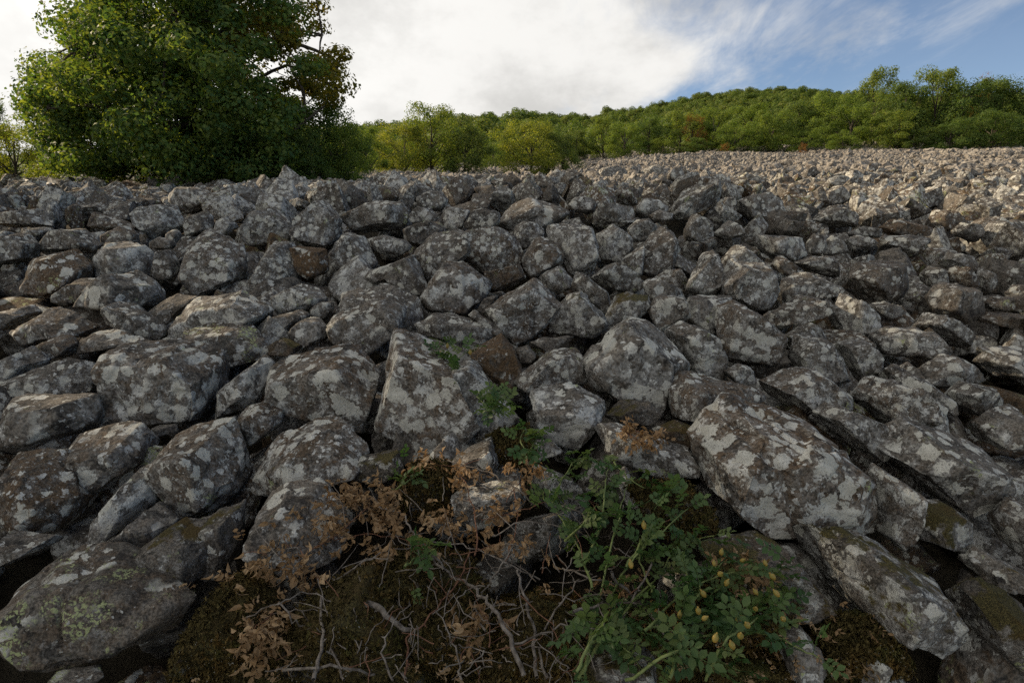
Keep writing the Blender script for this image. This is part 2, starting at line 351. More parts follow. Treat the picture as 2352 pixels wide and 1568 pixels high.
# traced boulders: crop letter, label, options, outline (crop pixels). Crops: A B C D E F zoomed views of the photograph, G the whole view.
# options: p = edge sharpness, t = thickness, s = how far the front face sits below the top (visible top face), L = lichen, M = moss, B = brown, Y = green lichen
ROCKS = [
('A','flat-topped brown block with a striated left end',dict(p=22,s=.25,L=.3,B=.6),'150,690 400,645 540,670 640,760 600,870 490,905 350,980 230,900 190,780'),
('A','broad pale lichened boulder right of the striated brown block',dict(L=.75,s=.1),'665,680 770,600 880,590 1010,630 1095,670 1070,760 1050,830 900,860 640,845'),
('A','slim upright stone wedged between two broad boulders on the left',dict(p=20,L=.4),'1110,650 1180,645 1240,720 1240,830 1190,850 1050,860 1070,740'),
('A','large rounded boulder with a smooth grey pointed top, left middle',dict(L=.55,s=.25,B=.3),'1340,530 1390,505 1600,590 1700,720 1690,820 1600,900 1380,955 1290,900 1240,790 1245,650'),
('A','upright grey block just right of the pointed grey boulder',dict(p=18,L=.4,s=.15),'1790,590 1920,590 2000,640 2050,780 2050,840 1960,920 1850,910 1720,880 1740,760'),
('A','brown broken stone in a gap beside the upright grey block',dict(p=26,L=.1,B=.8),'2000,620 2240,640 2260,780 2200,840 2080,830 2040,760'),
('A','bulky humped boulder above the upright grey block',dict(L=.5),'1700,420 1780,360 1900,390 2000,470 2000,590 1770,620 1720,640 1660,560 1655,480'),
('A','tall leaning slab with a pale left edge, left of centre',dict(p=22,L=.45),'2010,440 2170,310 2230,330 2350,430 2340,560 2250,640 2060,600 2000,540'),
('A','round-topped speckled boulder with dark gap at its right foot',dict(L=.6),'905,420 990,345 1150,335 1230,380 1270,470 1180,540 1040,590 960,540'),
('A','high wide lichened boulder in the upper left rows',dict(L=.5),'1165,270 1230,215 1370,215 1470,270 1480,340 1390,390 1260,395 1170,330'),
('A','squat grey stone under the high wide upper left boulder',dict(L=.35),'1290,410 1400,375 1450,410 1470,500 1410,520 1290,550 1265,480'),
('A','small white-spotted stone beside the squat grey stone',dict(L=.8),'1490,440 1560,410 1640,470 1600,520 1540,545 1480,510'),
('A','low brown-grey stone in front of the round-topped speckled boulder',dict(L=.35,B=.4),'695,560 790,500 870,480 960,540 960,590 830,620 720,620'),
('A','flat ridge stone above the low brown-grey stone',dict(L=.3,B=.4,s=.2),'610,400 700,385 820,430 930,480 800,500 690,510 620,500'),
('A','dark sloping boulder behind the striated brown block',dict(L=.35,s=.15),'290,560 390,505 500,500 620,540 715,630 690,665 560,670 260,665'),
('A','sunlit-edged small stone left of the dark sloping boulder',dict(L=.5),'150,540 230,490 360,490 390,510 290,560 260,620 170,580'),
('A','slab at the left border with a sun-edged top',dict(L=.4,p=20),'-60,560 80,530 180,560 270,610 230,690 100,740 -60,740'),
('A','flat lichened slab high at the left border',dict(L=.5,s=.2),'-60,390 130,360 260,370 360,470 280,490 70,490 -60,480'),
('A','small grey stone tucked below the round-topped speckled boulder',dict(L=.3),'1030,600 1090,555 1180,580 1210,620 1150,650 1050,640'),
('A','little stone in the dark gap beside the speckled boulder',dict(L=.3),'1140,540 1210,505 1250,530 1220,610 1160,590'),
('A','peaked boulder with two sun-edged ridges on the left',dict(p=26,L=.35,s=.1,t=.5),'520,1010 620,985 760,880 910,790 1040,850 1115,910 1130,980 1040,1060 860,1010 740,1030 680,1110 560,1060'),
('A','long boulder tucked left of the peaked sun-edged boulder',dict(L=.35,B=.3,s=.2),'360,980 470,890 620,840 800,850 700,920 600,1000 450,1030 370,1030'),
('A','sloping wedge with bright top edge below the peaked boulder',dict(p=20,L=.35,s=.1),'705,1070 760,1010 860,1005 1000,1080 1170,1180 1150,1250 1040,1280 900,1200 720,1160'),
('A','wide low boulder with sunlit brown top near left border',dict(L=.45,s=.3,B=.4),'80,1180 200,1090 370,1040 520,1080 660,1150 680,1190 560,1230 330,1280 180,1300 80,1240'),
('A','rounded stone cut by the left border above the wide low boulder',dict(L=.4,s=.2),'-60,1060 120,1025 240,1025 290,1060 150,1110 60,1190 -60,1200'),
('A','smooth arched grey stone on top of the big square block',dict(L=.25,s=.3,B=.2),'540,1300 640,1220 760,1190 900,1210 1040,1280 900,1290 720,1290 650,1360 560,1350'),
('A','blunt brown-tipped stone left of the arched grey stone',dict(L=.35,B=.5,s=.2),'200,1330 400,1230 480,1235 540,1290 500,1360 340,1410 230,1400'),
('A','pale slab at the left border under the wide low boulder',dict(L=.7,s=.15),'-60,1380 100,1310 220,1330 330,1390 200,1470 60,1545 -60,1560'),
('A','broad domed boulder covered in pale rosettes, left of centre',dict(L=.7,s=.15,Y=.3),'1160,1270 1220,1100 1340,980 1500,930 1680,940 1800,1000 1870,1060 1800,1140 1750,1180 1500,1150 1290,1190 1240,1290'),
('A','rounded wedge with yellow-green lichen patch, left of centre',dict(L=.4,s=.25,Y=.8,B=.3),'1275,1220 1320,1190 1500,1140 1620,1140 1760,1190 1850,1270 1850,1370 1720,1440 1640,1440 1400,1350 1290,1300'),
('A','egg-shaped speckled boulder behind the domed rosette boulder',dict(L=.65),'1870,1030 1880,960 1970,890 2060,880 2180,920 2250,990 2200,1050 2060,1080 1900,1100'),
('A','small round stone right of the egg-shaped boulder',dict(L=.5),'2140,1060 2200,1005 2290,1000 2300,1060 2240,1120 2150,1110'),
('A','dark little boulder left of the long dipping boulder',dict(L=.6,p=18),'1985,1200 2090,1110 2180,1120 2260,1180 2250,1240 2100,1320 2030,1260'),
('A','low dull stone below the egg-shaped boulder',dict(L=.4),'1780,1170 1880,1090 2060,1060 2130,1090 2000,1190 1900,1240 1820,1220'),
('A','mossy dark stone in the hollow beside the green-spotted wedge',dict(L=.05,M=.6,B=.4),'1850,1300 1950,1250 2080,1300 2060,1340 1950,1375 1860,1370'),
('A','low flat stone with a yellow leaf beside the peaked boulder',dict(L=.2,M=.2,s=.3),'1030,1090 1150,990 1230,950 1360,960 1300,1030 1180,1160 1080,1130'),
('G','big square dark block, lichened front, in the left foreground',dict(p=26,s=.12,L=.5,B=.35,t=.45),'222,805 240,785 300,780 430,795 490,822 515,865 512,930 490,968 370,975 245,980 240,930 228,860'),
('D','slab with pale rim left of the big square dark block',dict(L=.5,s=.2),'-40,140 130,80 250,15 440,20 480,80 495,180 400,210 200,190 -40,200'),
('D','dark purplish boulder at left border beside the big square block',dict(L=.3),'-40,200 200,190 430,220 505,250 510,340 400,360 290,420 170,470 -40,480'),
('D','tilted egg-shaped boulder below the big square block',dict(L=.55,s=.25,B=.4),'295,430 400,375 560,340 700,328 760,380 750,470 690,550 560,640 470,685 380,640 310,590 290,500'),
('D','knobbly boulder narrowing downward over a black gap',dict(L=.45,s=.1,B=.4,t=.5),'730,470 760,410 880,350 1000,310 1080,320 1180,400 1230,560 1235,650 1150,720 1010,790 940,795 880,720 850,650 800,560 740,520'),
('D','large brown boulder cut by the left border, lower left',dict(L=.35,B=.6),'-40,480 170,465 290,470 330,590 440,670 465,710 400,820 330,870 150,860 -40,850'),
('D','pale leaning stone under the tilted egg-shaped boulder',dict(L=.85,s=.15),'460,800 530,690 600,600 690,540 760,545 805,620 790,720 720,730 620,810 530,930 455,930 450,850'),
('D','dark angular fragment resting on the mossy broken stone',dict(p=30,L=.1,M=.1),'520,920 620,820 720,722 800,760 890,800 880,870 820,960 640,1020 560,1000'),
('D','broken dark stone with moss, above the green-lichened boulder',dict(p=26,L=.12,M=.45),'640,1010 700,940 800,900 890,800 960,820 1060,845 1140,870 1100,960 1060,1060 1000,1110 920,1160 800,1110 700,1070'),
('D','huge dark boulder with green lichen in the bottom left corner',dict(p=22,L=.05,Y=.7,s=.05,t=.3,B=.3),'-40,1150 50,1060 150,960 210,930 470,930 560,980 700,1060 850,1140 935,1190 930,1290 870,1400 760,1440 560,1490 400,1530 150,1520 -40,1450'),
('D','small pale-patched stone between two large foreground boulders',dict(L=.55,B=.5,M=.15),'1150,380 1170,310 1230,240 1290,225 1390,280 1390,330 1310,390 1270,440 1180,410'),
('D','white-patched oblong stone leaning left of the long dipping boulder',dict(L=.7,B=.3),'1065,220 1100,150 1200,70 1310,5 1350,30 1320,170 1290,240 1180,290 1090,305'),
('E','hump-backed boulder with white rosettes above the bramble',dict(L=.7,B=.5,s=.12,t=.45,M=.15),'130,650 190,470 230,400 330,330 460,300 560,330 640,420 680,480 650,540 560,600 420,650 300,610 140,690'),
('D','pale dusty stone low at the left border',dict(L=.3),'-40,860 150,870 300,890 240,930 120,970 -40,1060'),
('D','sliver of stone under the big square block',dict(L=.2),'740,345 860,335 870,380 780,395'),
('D','greenish stone peeping in at the bottom edge',dict(L=.3,Y=.8),'220,1560 300,1530 420,1535 500,1580 480,1640 240,1640'),
('G','long dipping boulder with a smooth top, left of centre slab',dict(p=20,s=.28,L=.55,B=.45,t=.45),'612,905 620,850 645,815 730,795 800,792 850,825 868,880 866,930 850,990 820,985 760,955 670,945 625,925'),
('G','tall pale slab split by a crack, centre foreground',dict(p=28,s=.06,L=.72,B=.5,t=.35),'878,790 888,768 985,762 1035,830 1060,920 1098,990 1102,1010 1060,1038 980,1047 920,1022 866,982 871,880'),
('G','narrow right half of the split centre slab',dict(p=28,L=.65,t=.35),'1042,838 1080,830 1130,890 1192,965 1150,985 1110,1008 1078,940'),
('G','smooth brown boulder right of the split slab top',dict(p=18,L=.15,B=.75,s=.15),'1083,815 1110,785 1145,768 1178,800 1198,850 1182,885 1150,892 1110,862'),
('G','oval white-spotted boulder right of the smooth brown boulder',dict(L=.6,B=.3),'1183,885 1215,840 1270,805 1320,800 1350,840 1350,870 1310,885 1220,905'),
('G','boulder with white front face and grey top, centre right',dict(p=24,L=.9,s=.3),'1222,895 1250,880 1340,885 1387,920 1377,960 1350,1000 1330,1030 1280,1020 1235,990 1220,940'),
('G','upright pale-footed block left of the brown brambles',dict(p=22,s=.2,L=.5,B=.2,t=.45),'563,1300 562,1190 580,1140 650,1103 710,1105 755,1150 800,1190 805,1270 760,1312 700,1325 565,1318'),
('G','dark mossy knob under the split slab',dict(L=.1,M=.5),'800,1070 850,1040 910,1030 925,1080 880,1110 810,1100'),
('G','grey wedge directly under the split slab',dict(p=22,L=.35),'1035,1080 1060,1040 1130,1006 1142,1040 1130,1090 1060,1130'),
('G','white-faced slab behind the bramble stems, centre',dict(p=22,L=.7,M=.2),'1040,1150 1100,1110 1190,1090 1205,1140 1150,1200 1060,1215'),
('G','moss-capped upright stone left of the grey wedge',dict(L=.1,M=.9),'925,1110 960,1060 1020,1060 1040,1110 1030,1185 960,1195'),
('G','mossy lump at the foot of the narrow slab half',dict(L=.05,M=.95),'1118,1010 1150,985 1210,982 1232,1040 1190,1070 1130,1060'),
('G','small pale stone under the white-faced boulder',dict(L=.7),'1212,1008 1270,1015 1292,1035 1230,1058'),
('G','moss-covered grey stone in the bottom middle of the brambles',dict(L=.15,M=.75,s=.1),'810,1370 860,1295 940,1262 1030,1268 1080,1310 1115,1380 1050,1420 900,1420'),
('G','giant boulder plastered with white lichen, right foreground',dict(p=22,s=.1,L=.74,B=.6,t=.45),'1588,1010 1615,955 1700,918 1790,910 1870,960 1960,1035 2004,1075 2000,1130 1982,1228 1930,1208 1860,1217 1800,1222 1700,1195 1640,1150 1600,1100 1593,1050'),
('G','long tilted stone topped with dry brown sprigs',dict(p=22,s=.25,L=.6,t=.35),'1368,975 1430,973 1520,1010 1595,1038 1602,1070 1580,1100 1500,1095 1430,1070 1390,1030'),
('G','big pyramid boulder with ring-shaped lichen, centre right',dict(p=20,L=.5,s=.05,t=.45),'1343,835 1395,770 1440,733 1500,745 1560,820 1577,860 1532,900 1515,952 1460,922 1400,903 1360,880'),
('G','ragged lichened stone right of the pyramid boulder',dict(L=.65),'1525,765 1580,740 1640,770 1668,830 1660,872 1590,868 1560,815'),
('G','flat-topped stone with one round white rosette',dict(L=.5,B=.5,s=.2),'1533,885 1560,852 1640,865 1740,890 1755,912 1640,945 1590,972 1540,962'),
('G','brown-flecked boulder above the giant white boulder',dict(L=.65,B=.35),'1748,885 1810,845 1870,850 1950,920 1955,942 1870,955 1800,925'),
('G','dome with white crest right of the brown-flecked boulder',dict(L=.65,B=.4),'1953,905 2000,865 2080,870 2130,910 2157,960 2140,988 2060,972 1980,935'),
('G','lumpy layered stone behind the giant white boulder',dict(p=18,L=.6),'1863,952 1900,925 1990,960 2040,1000 2062,1030 2010,1057 1950,1022'),
('G','long flat-topped boulder in the right foreground',dict(p=20,s=.35,L=.55,t=.45,M=.1),'2000,1035 2030,972 2080,962 2180,988 2280,1022 2312,1060 2320,1110 2292,1152 2230,1182 2150,1162 2100,1125 2040,1085'),
('G','upright lichened stone right of the giant white boulder',dict(p=20,L=.65,B=.4),'1985,1085 2010,1068 2070,1088 2115,1128 2092,1210 2050,1260 1987,1228'),
('G','long white-streaked boulder with mossy left flank, bottom right',dict(p=20,s=.2,L=.65,M=.45,t=.5),'1828,1222 1920,1213 2000,1242 2100,1297 2180,1347 2207,1420 2192,1482 2100,1502 1980,1482 1890,1405 1848,1310'),
('G','mossy arched stone below the giant white boulder',dict(L=.3,M=.5,B=.3),'1608,1268 1680,1230 1800,1226 1860,1258 1892,1320 1915,1405 1850,1425 1750,1340'),
('G','moss-capped white stone right of the giant boulder',dict(L=.6,M=.55),'2078,1205 2110,1155 2170,1148 2232,1200 2222,1232 2150,1262 2090,1245'),
('G','dark jagged stone near the lower right border',dict(p=26,L=.25,M=.3),'2208,1295 2250,1258 2360,1308 2410,1370 2300,1365 2230,1345'),
('G','lichened stone cut by the right border, lower right',dict(L=.6,B=.3),'2282,1172 2330,1143 2410,1150 2410,1300 2330,1282 2290,1232'),
('G','half-mossy boulder in the bottom right corner',dict(L=.25,M=.6,s=.2),'2193,1362 2240,1330 2330,1348 2420,1390 2420,1545 2260,1505 2210,1442'),
('G','rounded boulder cut by the right border, middle right',dict(L=.45,s=.2),'2233,975 2290,940 2410,930 2410,1042 2280,1032 2240,1002'),
('G','low oval stone left of the right border boulder',dict(L=.4),'2163,902 2200,876 2260,890 2302,920 2292,947 2220,957 2180,932'),
('G','sloping slab behind the white-crested dome',dict(p=20,L=.4,s=.3),'2023,852 2060,838 2120,870 2192,925 2192,952 2150,947 2080,885'),
('G','wide knobby boulder behind the sloping slab',dict(L=.5),'2078,852 2110,825 2180,813 2240,838 2258,877 2200,888 2130,872'),
('G','dark-seamed square stone right of the long slab',dict(p=20,L=.55),'1813,802 1830,770 1900,775 1937,832 1952,872 1900,882 1830,852'),
('G','pale upright stone beside the dark-seamed square stone',dict(L=.65),'1918,790 1990,780 2027,832 2012,862 1960,872 1937,832'),
('G','little lichened stone behind the brown-flecked boulder',dict(L=.6),'1663,852 1700,835 1737,850 1737,882 1690,877'),
('G','mossy round stone at the pyramid boulder foot',dict(L=.15,M=.5),'1393,952 1430,918 1490,918 1518,952 1490,978 1420,972'),
('G','pale slab at the right border above the knobby boulder',dict(L=.65,s=.2),'2238,822 2280,795 2410,800 2410,872 2300,862'),
('G','grey stone under the rose bush at the bottom edge',dict(L=.3,M=.3),'1778,1455 1850,1440 1895,1500 1895,1565 1800,1585'),
('G','grey stone in the moss, bottom right of centre',dict(L=.35,M=.4),'1955,1490 1990,1475 2042,1490 2045,1565 1965,1575 1950,1515'),
('G','dark moss-hung stone under the long tilted stone',dict(L=.1,M=.7),'1445,1115 1590,1110 1642,1180 1642,1242 1540,1235 1470,1185'),
('G','pale pointed stone poking up behind the rose leaves',dict(L=.8),'1413,1092 1440,1073 1482,1130 1492,1168 1440,1163'),
('G','brown mossy stone behind the dry sprigs',dict(L=.05,M=.6,B=.6),'1500,985 1560,965 1610,985 1600,1035 1540,1020'),
('G','dark deep stone above the green-lichened corner boulder',dict(L=.1,M=.3),'430,1190 560,1150 560,1260 520,1330 450,1300'),
('B','long ridge boulder with a pale sloping top, upper centre',dict(p=18,L=.4,s=.1),'0,440 120,370 250,320 380,310 440,350 460,430 420,490 280,500 110,520 20,490'),
('B','dull rounded stone below the pale-topped ridge boulder',dict(L=.3),'430,500 560,450 640,450 690,500 640,560 550,615 470,600'),
('B','small round speckled stone right of the pale-topped ridge',dict(L=.65),'470,400 530,350 600,360 660,430 640,465 530,470 480,450'),
('B','square white-patched block right of the round speckled stone',dict(p=20,L=.7),'705,380 740,350 840,370 880,400 850,480 800,520 720,500'),
('B','dark cracked block next to the square white-patched block',dict(p=20,L=.35),'850,480 890,390 970,360 1090,400 1090,460 1030,510 940,555 900,540'),
('B','very wide flat boulder, upper centre',dict(L=.45,s=.2,B=.2),'1070,460 1120,390 1190,330 1300,290 1450,300 1560,360 1550,420 1440,440 1380,480 1180,520'),
('B','dark upright stone behind the small leaning round boulder',dict(L=.45),'1200,490 1250,450 1360,465 1395,520 1380,570 1280,640 1230,640 1195,560'),
('B','tall domed boulder densely speckled, upper centre right',dict(L=.65,s=.05),'1420,520 1510,475 1620,465 1700,500 1760,590 1765,700 1720,790 1620,830 1540,790 1530,680 1470,590'),
('B','pale spotted boulder right of the tall speckled dome',dict(L=.75),'1760,530 1850,475 1930,470 2005,560 2000,640 1930,740 1780,700 1765,620'),
('B','smooth grey-brown boulder leaning right, centre',dict(p=16,L=.3,B=.2,s=.1),'500,730 510,660 560,590 720,510 840,540 900,590 880,650 760,720 680,810 620,875 520,800'),
('B','peaked boulder with white cap and brown broken underside',dict(p=24,L=.5,B=.5,s=-.1),'810,720 880,640 940,560 1080,490 1160,520 1200,580 1245,680 1235,740 1120,790 990,815 880,740'),
('B','olive-brown stone beneath the white-capped peaked boulder',dict(p=22,L=.2,B=.6),'990,810 1120,790 1230,750 1265,840 1170,890 1080,935 1020,930 1025,870'),
('B','rounded boulder with white shoulder right of the white-capped peak',dict(L=.5,B=.4),'1250,700 1290,620 1380,555 1430,565 1510,640 1535,700 1500,740 1380,810 1310,835 1250,780'),
('B','tilted cube-like boulder with white left face, centre',dict(p=28,L=.65,B=.4,t=.45),'555,985 600,900 690,780 760,725 900,790 1025,880 1000,960 910,1050 860,1110 720,1080 610,1070 560,1020'),
('B','large angular boulder hanging over a black hollow, centre',dict(p=24,L=.6,B=.4,t=.45),'1000,1080 1060,1010 1190,910 1320,848 1460,900 1510,980 1480,1060 1400,1180 1340,1240 1230,1290 1150,1220 1060,1130'),
('B','grey stone wedged above the large hanging boulder',dict(L=.6),'1370,840 1430,790 1510,755 1560,820 1590,890 1570,930 1480,950 1400,890'),
('B','pyramid stone with mossy left flank, right of the black hollow',dict(p=22,L=.65,M=.3),'1440,1160 1500,1060 1560,960 1640,935 1720,1010 1840,1180 1760,1230 1600,1245 1520,1200'),
('B','steep pointed stone behind the mossy-flanked pyramid',dict(p=24,L=.5),'1590,900 1640,800 1680,810 1790,930 1850,1000 1830,1060 1790,1090 1700,1000 1640,930'),
('B','overhanging slab with shadowed underside, right of centre',dict(p=20,L=.55,s=-.1),'1725,830 1780,770 1870,735 1960,790 2080,880 2070,930 1990,940 1900,940 1830,900'),
('B','low stone right of the overhanging slab',dict(L=.4),'2075,870 2130,835 2230,850 2350,930 2340,970 2200,990 2100,950'),
('B','tall slanted boulder with squared top, right of centre',dict(p=20,L=.45,B=.3),'2040,720 2100,600 2230,490 2300,530 2330,640 2290,740 2200,820 2110,830 2050,790'),
('B','narrow stone squeezed left of the tall slanted boulder',dict(L=.5),'1930,750 2000,660 2090,600 2080,660 2040,730 2050,820 1970,790'),
('B','striped stone above the narrow squeezed stone',dict(L=.45),'1975,500 2040,440 2120,430 2170,480 2140,540 2050,590 2000,560'),
('B','moss-topped pale stone above the pyramid boulder',dict(L=.6,M=.4),'1820,1110 1900,960 2000,935 2110,960 2120,1020 2060,1080 1960,1090 1860,1160'),
('B','dark stone with vertical white streak, right of centre',dict(L=.5,B=.3),'2115,1080 2170,990 2260,965 2380,980 2400,1100 2300,1170 2190,1200 2140,1150'),
('B','long dark boulder behind the ridged white-edged boulder',dict(L=.4,s=.25),'0,960 130,890 250,880 400,920 520,1000 550,1130 480,1210 400,1200 100,1080 0,1110'),
('B','ridged boulder with white right edge above the split slab',dict(p=22,L=.5,s=.2,B=.3),'-60,1120 60,1080 200,1000 370,965 420,1010 435,1120 400,1210 290,1310 180,1370 -40,1300 -90,1200'),
('B','dark stone hidden left of the tilted cube boulder',dict(L=.3),'300,850 400,770 490,690 500,780 560,860 590,910 560,1000 480,980 340,900'),
('B','oblong speckled stone left of the smooth leaning boulder',dict(L=.55),'170,830 240,760 380,690 500,680 480,740 360,820 260,880 180,870'),
('B','rounded pale-flecked boulder left of centre',dict(L=.5),'-30,600 30,530 120,560 190,640 245,740 200,790 80,750 -40,780'),
('B','dark hollow-backed stone with white-spotted face',dict(L=.6),'185,580 280,545 420,580 480,640 400,690 270,690 200,640'),
('B','flat-backed boulder directly behind the split slab',dict(L=.5,s=.25),'520,1180 640,1080 800,1095 960,1140 1100,1230 1050,1270 880,1290 680,1260 540,1230'),
('B','thin stone leaning beside the flat-backed boulder',dict(L=.4),'880,1090 920,1060 1040,1130 1115,1220 1080,1240 980,1160'),
('B','dark pebble-like stone inside the black hollow',dict(L=.1),'1200,1320 1290,1300 1340,1370 1300,1430 1230,1420'),
('B','smooth dark slab lying inside the black hollow',dict(p=20,L=.05),'1300,1300 1380,1245 1500,1235 1590,1250 1500,1310 1390,1350'),
('B','dark wedge between the cube boulder and the hanging boulder',dict(p=20,L=.1),'940,1060 1000,970 1070,960 1040,1020 980,1085'),
('B','half-round dark stone in the upper centre rows',dict(L=.4),'520,290 590,240 680,240 730,320 690,370 600,380 530,340'),
('B','leftmost big boulder standing up on the crest',dict(L=.35),'1740,170 1790,90 1900,60 1970,100 1990,190 1900,220 1800,210'),
('B','narrow dark boulder squeezed in the crest group',dict(L=.25),'1960,110 2010,60 2060,90 2065,170 2000,190'),
('B','pale round-topped boulder in the middle of the crest group',dict(L=.5),'2070,120 2120,70 2200,60 2245,120 2210,190 2090,170'),
('B','rightmost leaning boulder of the crest group',dict(L=.4),'2245,140 2290,80 2350,75 2360,150 2300,175'),
('B','wedge-shaped stone below the crest group',dict(L=.45),'1565,350 1620,280 1720,280 1770,340 1720,400 1600,395'),
('B','pale sloping stone below the rightmost crest boulder',dict(L=.6),'2030,380 2090,290 2190,300 2250,350 2240,390 2130,420 2050,410'),
('B','small rounded stone under the pale sloping stone',dict(L=.45),'2120,410 2200,370 2280,400 2270,450 2170,460'),
('C','big five-sided boulder with dark right side, right middle',dict(p=24,L=.65,B=.3,s=.12,t=.5),'240,1030 270,950 370,890 470,860 600,900 660,970 640,1080 590,1180 510,1225 430,1180 250,1110'),
('C','slanted oval boulder left of the five-sided boulder',dict(L=.45),'20,1080 80,930 170,820 240,800 275,900 260,980 220,1080 120,1110'),
('C','flattish stone on top of the five-sided boulder',dict(L=.5),'270,870 330,790 420,760 470,830 560,880 460,860 370,890 290,940'),
('C','square pale stone at the upper end of the long slab',dict(p=20,L=.7),'15,1260 30,1140 100,1105 250,1105 330,1130 240,1190 225,1310 120,1340'),
('C','long slanting slab with dark scar, right of centre',dict(p=22,L=.5,B=.4,t=.35),'230,1250 260,1170 370,1145 480,1230 620,1360 710,1440 690,1480 600,1500 640,1580 480,1560 310,1540 235,1400'),
('C','ridged long stone right of the five-sided boulder',dict(p=20,L=.4),'650,1080 700,1000 850,950 960,960 1070,1010 1110,1060 1020,1130 840,1110 740,1170 650,1180'),
('C','lens-shaped olive stone above a dark gap, right',dict(L=.5,B=.3),'540,1260 640,1200 770,1170 850,1105 960,1120 1020,1180 1010,1250 900,1290 700,1330 590,1310'),
('C','upright boulder with white lower half, right',dict(L=.65),'1015,1200 1110,1095 1200,1150 1300,1220 1360,1300 1330,1360 1180,1400 1070,1380 1030,1290'),
('C','smooth grey diamond-shaped boulder near the right border',dict(p=26,L=.12,s=.1,t=.45),'1635,1140 1700,1080 1870,1015 1960,1060 2065,1150 2050,1220 1960,1270 1890,1315 1760,1250 1650,1210'),
('C','smooth notched boulder left of the grey diamond boulder',dict(L=.2,B=.3,s=.1),'1110,1010 1170,870 1290,870 1400,900 1540,880 1550,1000 1530,1090 1420,1140 1290,1120 1250,1030'),
('C','sunlit brown loaf-shaped boulder on the right',dict(L=.15,B=.6,s=.3),'1355,650 1420,590 1500,580 1640,620 1715,670 1690,710 1520,710 1400,690'),
('C','lichened stone beneath the brown loaf-shaped boulder',dict(L=.5),'1345,730 1420,690 1560,720 1690,700 1700,760 1590,830 1540,840 1480,790 1360,770'),
('C','tan rounded boulder right of the brown loaf boulder',dict(L=.2,B=.4,s=.15),'1680,580 1740,515 1860,520 1940,600 1850,650 1740,660 1690,630'),
('C','low stone leaning on the tan rounded boulder',dict(L=.4),'1850,660 1930,605 2010,620 2070,700 2050,735 1960,730'),
('C','round lichened boulder near the right border, upper right',dict(L=.6),'2065,660 2120,610 2210,590 2290,640 2270,730 2190,790 2100,750'),
('C','broad arched boulder in the sunlit right rows',dict(L=.4),'875,580 960,510 1060,490 1160,520 1205,580 1190,640 1050,620 940,600'),
('C','upper of two stacked flat stones on the right',dict(p=18,L=.45,t=.35),'1140,670 1240,630 1370,655 1340,710 1240,700 1160,690'),
('C','lower of two stacked flat stones on the right',dict(p=18,L=.5,t=.35),'1130,720 1200,690 1300,710 1340,745 1280,780 1170,775'),
('C','sunlit lumpy boulder above the broad arched boulder',dict(L=.5),'935,440 1000,390 1080,350 1120,420 1150,460 1060,500 960,500'),
('C','small upright stone right of the sunlit lumpy boulder',dict(L=.5),'1150,450 1200,410 1245,450 1230,520 1190,545 1160,500'),
('C','wide white-blotched boulder behind the five-sided boulder',dict(L=.65),'490,720 560,690 720,700 840,730 850,820 760,870 620,830 540,790'),
('C','blocky two-layered stone in the sunlit right rows',dict(p=24,L=.35),'1560,410 1650,390 1700,350 1770,350 1790,440 1780,490 1680,500 1600,520'),
('C','large grey boulder with bright left slope, upper right',dict(p=18,L=.45),'370,490 470,430 590,395 680,450 720,540 640,580 500,600 410,560'),
('C','upright stone left of the stacked flat stones',dict(L=.4),'850,740 920,680 980,700 990,790 940,830 850,825'),
('C','sunlit tilted stone beside the stacked flat stones',dict(L=.45),'990,740 1060,690 1120,730 1140,790 1060,820 960,830'),
('C','brown-patched stone right above the five-sided boulder',dict(L=.4,B=.4),'610,880 680,830 740,870 840,960 800,990 680,970'),
('C','wide low stone above the ridged long stone',dict(L=.45),'760,880 900,835 1040,860 1075,920 1060,980 880,950'),
('C','dark angular stone above the grey diamond boulder',dict(p=20,L=.35),'1640,960 1700,915 1760,905 1830,1010 1790,1040 1700,1060'),
('C','finger-like brown stone above the grey diamond boulder',dict(L=.35,B=.5),'1810,940 1860,905 1950,960 2035,1050 2010,1080 1900,1040 1830,980'),
('C','grey egg-shaped stone near the right border',dict(L=.5),'2015,970 2060,920 2130,935 2160,1000 2110,1070 2060,1075'),
('C','flat spotted stone above the finger-like stone',dict(L=.55),'1760,860 1850,805 1960,830 2040,900 2020,950 1940,960 1860,900'),
('C','wide mottled boulder below the grey diamond boulder',dict(L=.55),'1290,1380 1400,1330 1560,1320 1700,1350 1840,1430 1800,1490 1620,1540 1450,1530 1350,1500'),
('C','tapering stone between diamond boulder and mottled boulder',dict(L=.5),'1580,1290 1660,1225 1800,1290 1920,1350 2005,1420 1960,1460 1830,1410 1680,1350'),
('C','sun-edged slab at the right border',dict(p=18,L=.15,B=.4,s=.3),'2040,1270 2100,1220 2280,1225 2400,1260 2400,1340 2200,1330'),
('C','brownish slab above the sun-edged right border slab',dict(L=.2,B=.4,s=.2),'2070,1170 2130,1120 2290,1110 2400,1150 2400,1220 2080,1215'),
('C','sunlit stone tip at the right border',dict(L=.3,B=.3),'2215,1080 2300,1030 2400,1030 2400,1130 2260,1130'),
('C','small stone wedged left of the grey diamond boulder',dict(L=.4),'1525,1110 1590,1040 1680,1030 1720,1080 1640,1110 1570,1160'),
('C','flat pale stone below the smooth notched boulder',dict(L=.5),'1260,1170 1380,1145 1480,1170 1540,1200 1500,1230 1390,1270 1300,1220'),
('C','white-blotched slab low at the right border',dict(L=.75,s=.2),'2020,1490 2100,1460 2240,1455 2400,1480 2400,1600 2150,1600'),
('C','dull stone behind the dark-seamed square stone',dict(L=.45),'700,1400 800,1330 900,1295 970,1340 990,1430 900,1460 760,1470'),
('C','dark brown upright stone among the sunlit crest stones',dict(L=.1,B=.7),'60,370 110,300 180,300 215,340 180,380 100,400'),
('C','sunlit stone with sharp top, upper right of centre',dict(p=20,L=.4),'10,650 90,545 150,580 210,640 200,690 130,730 20,700'),
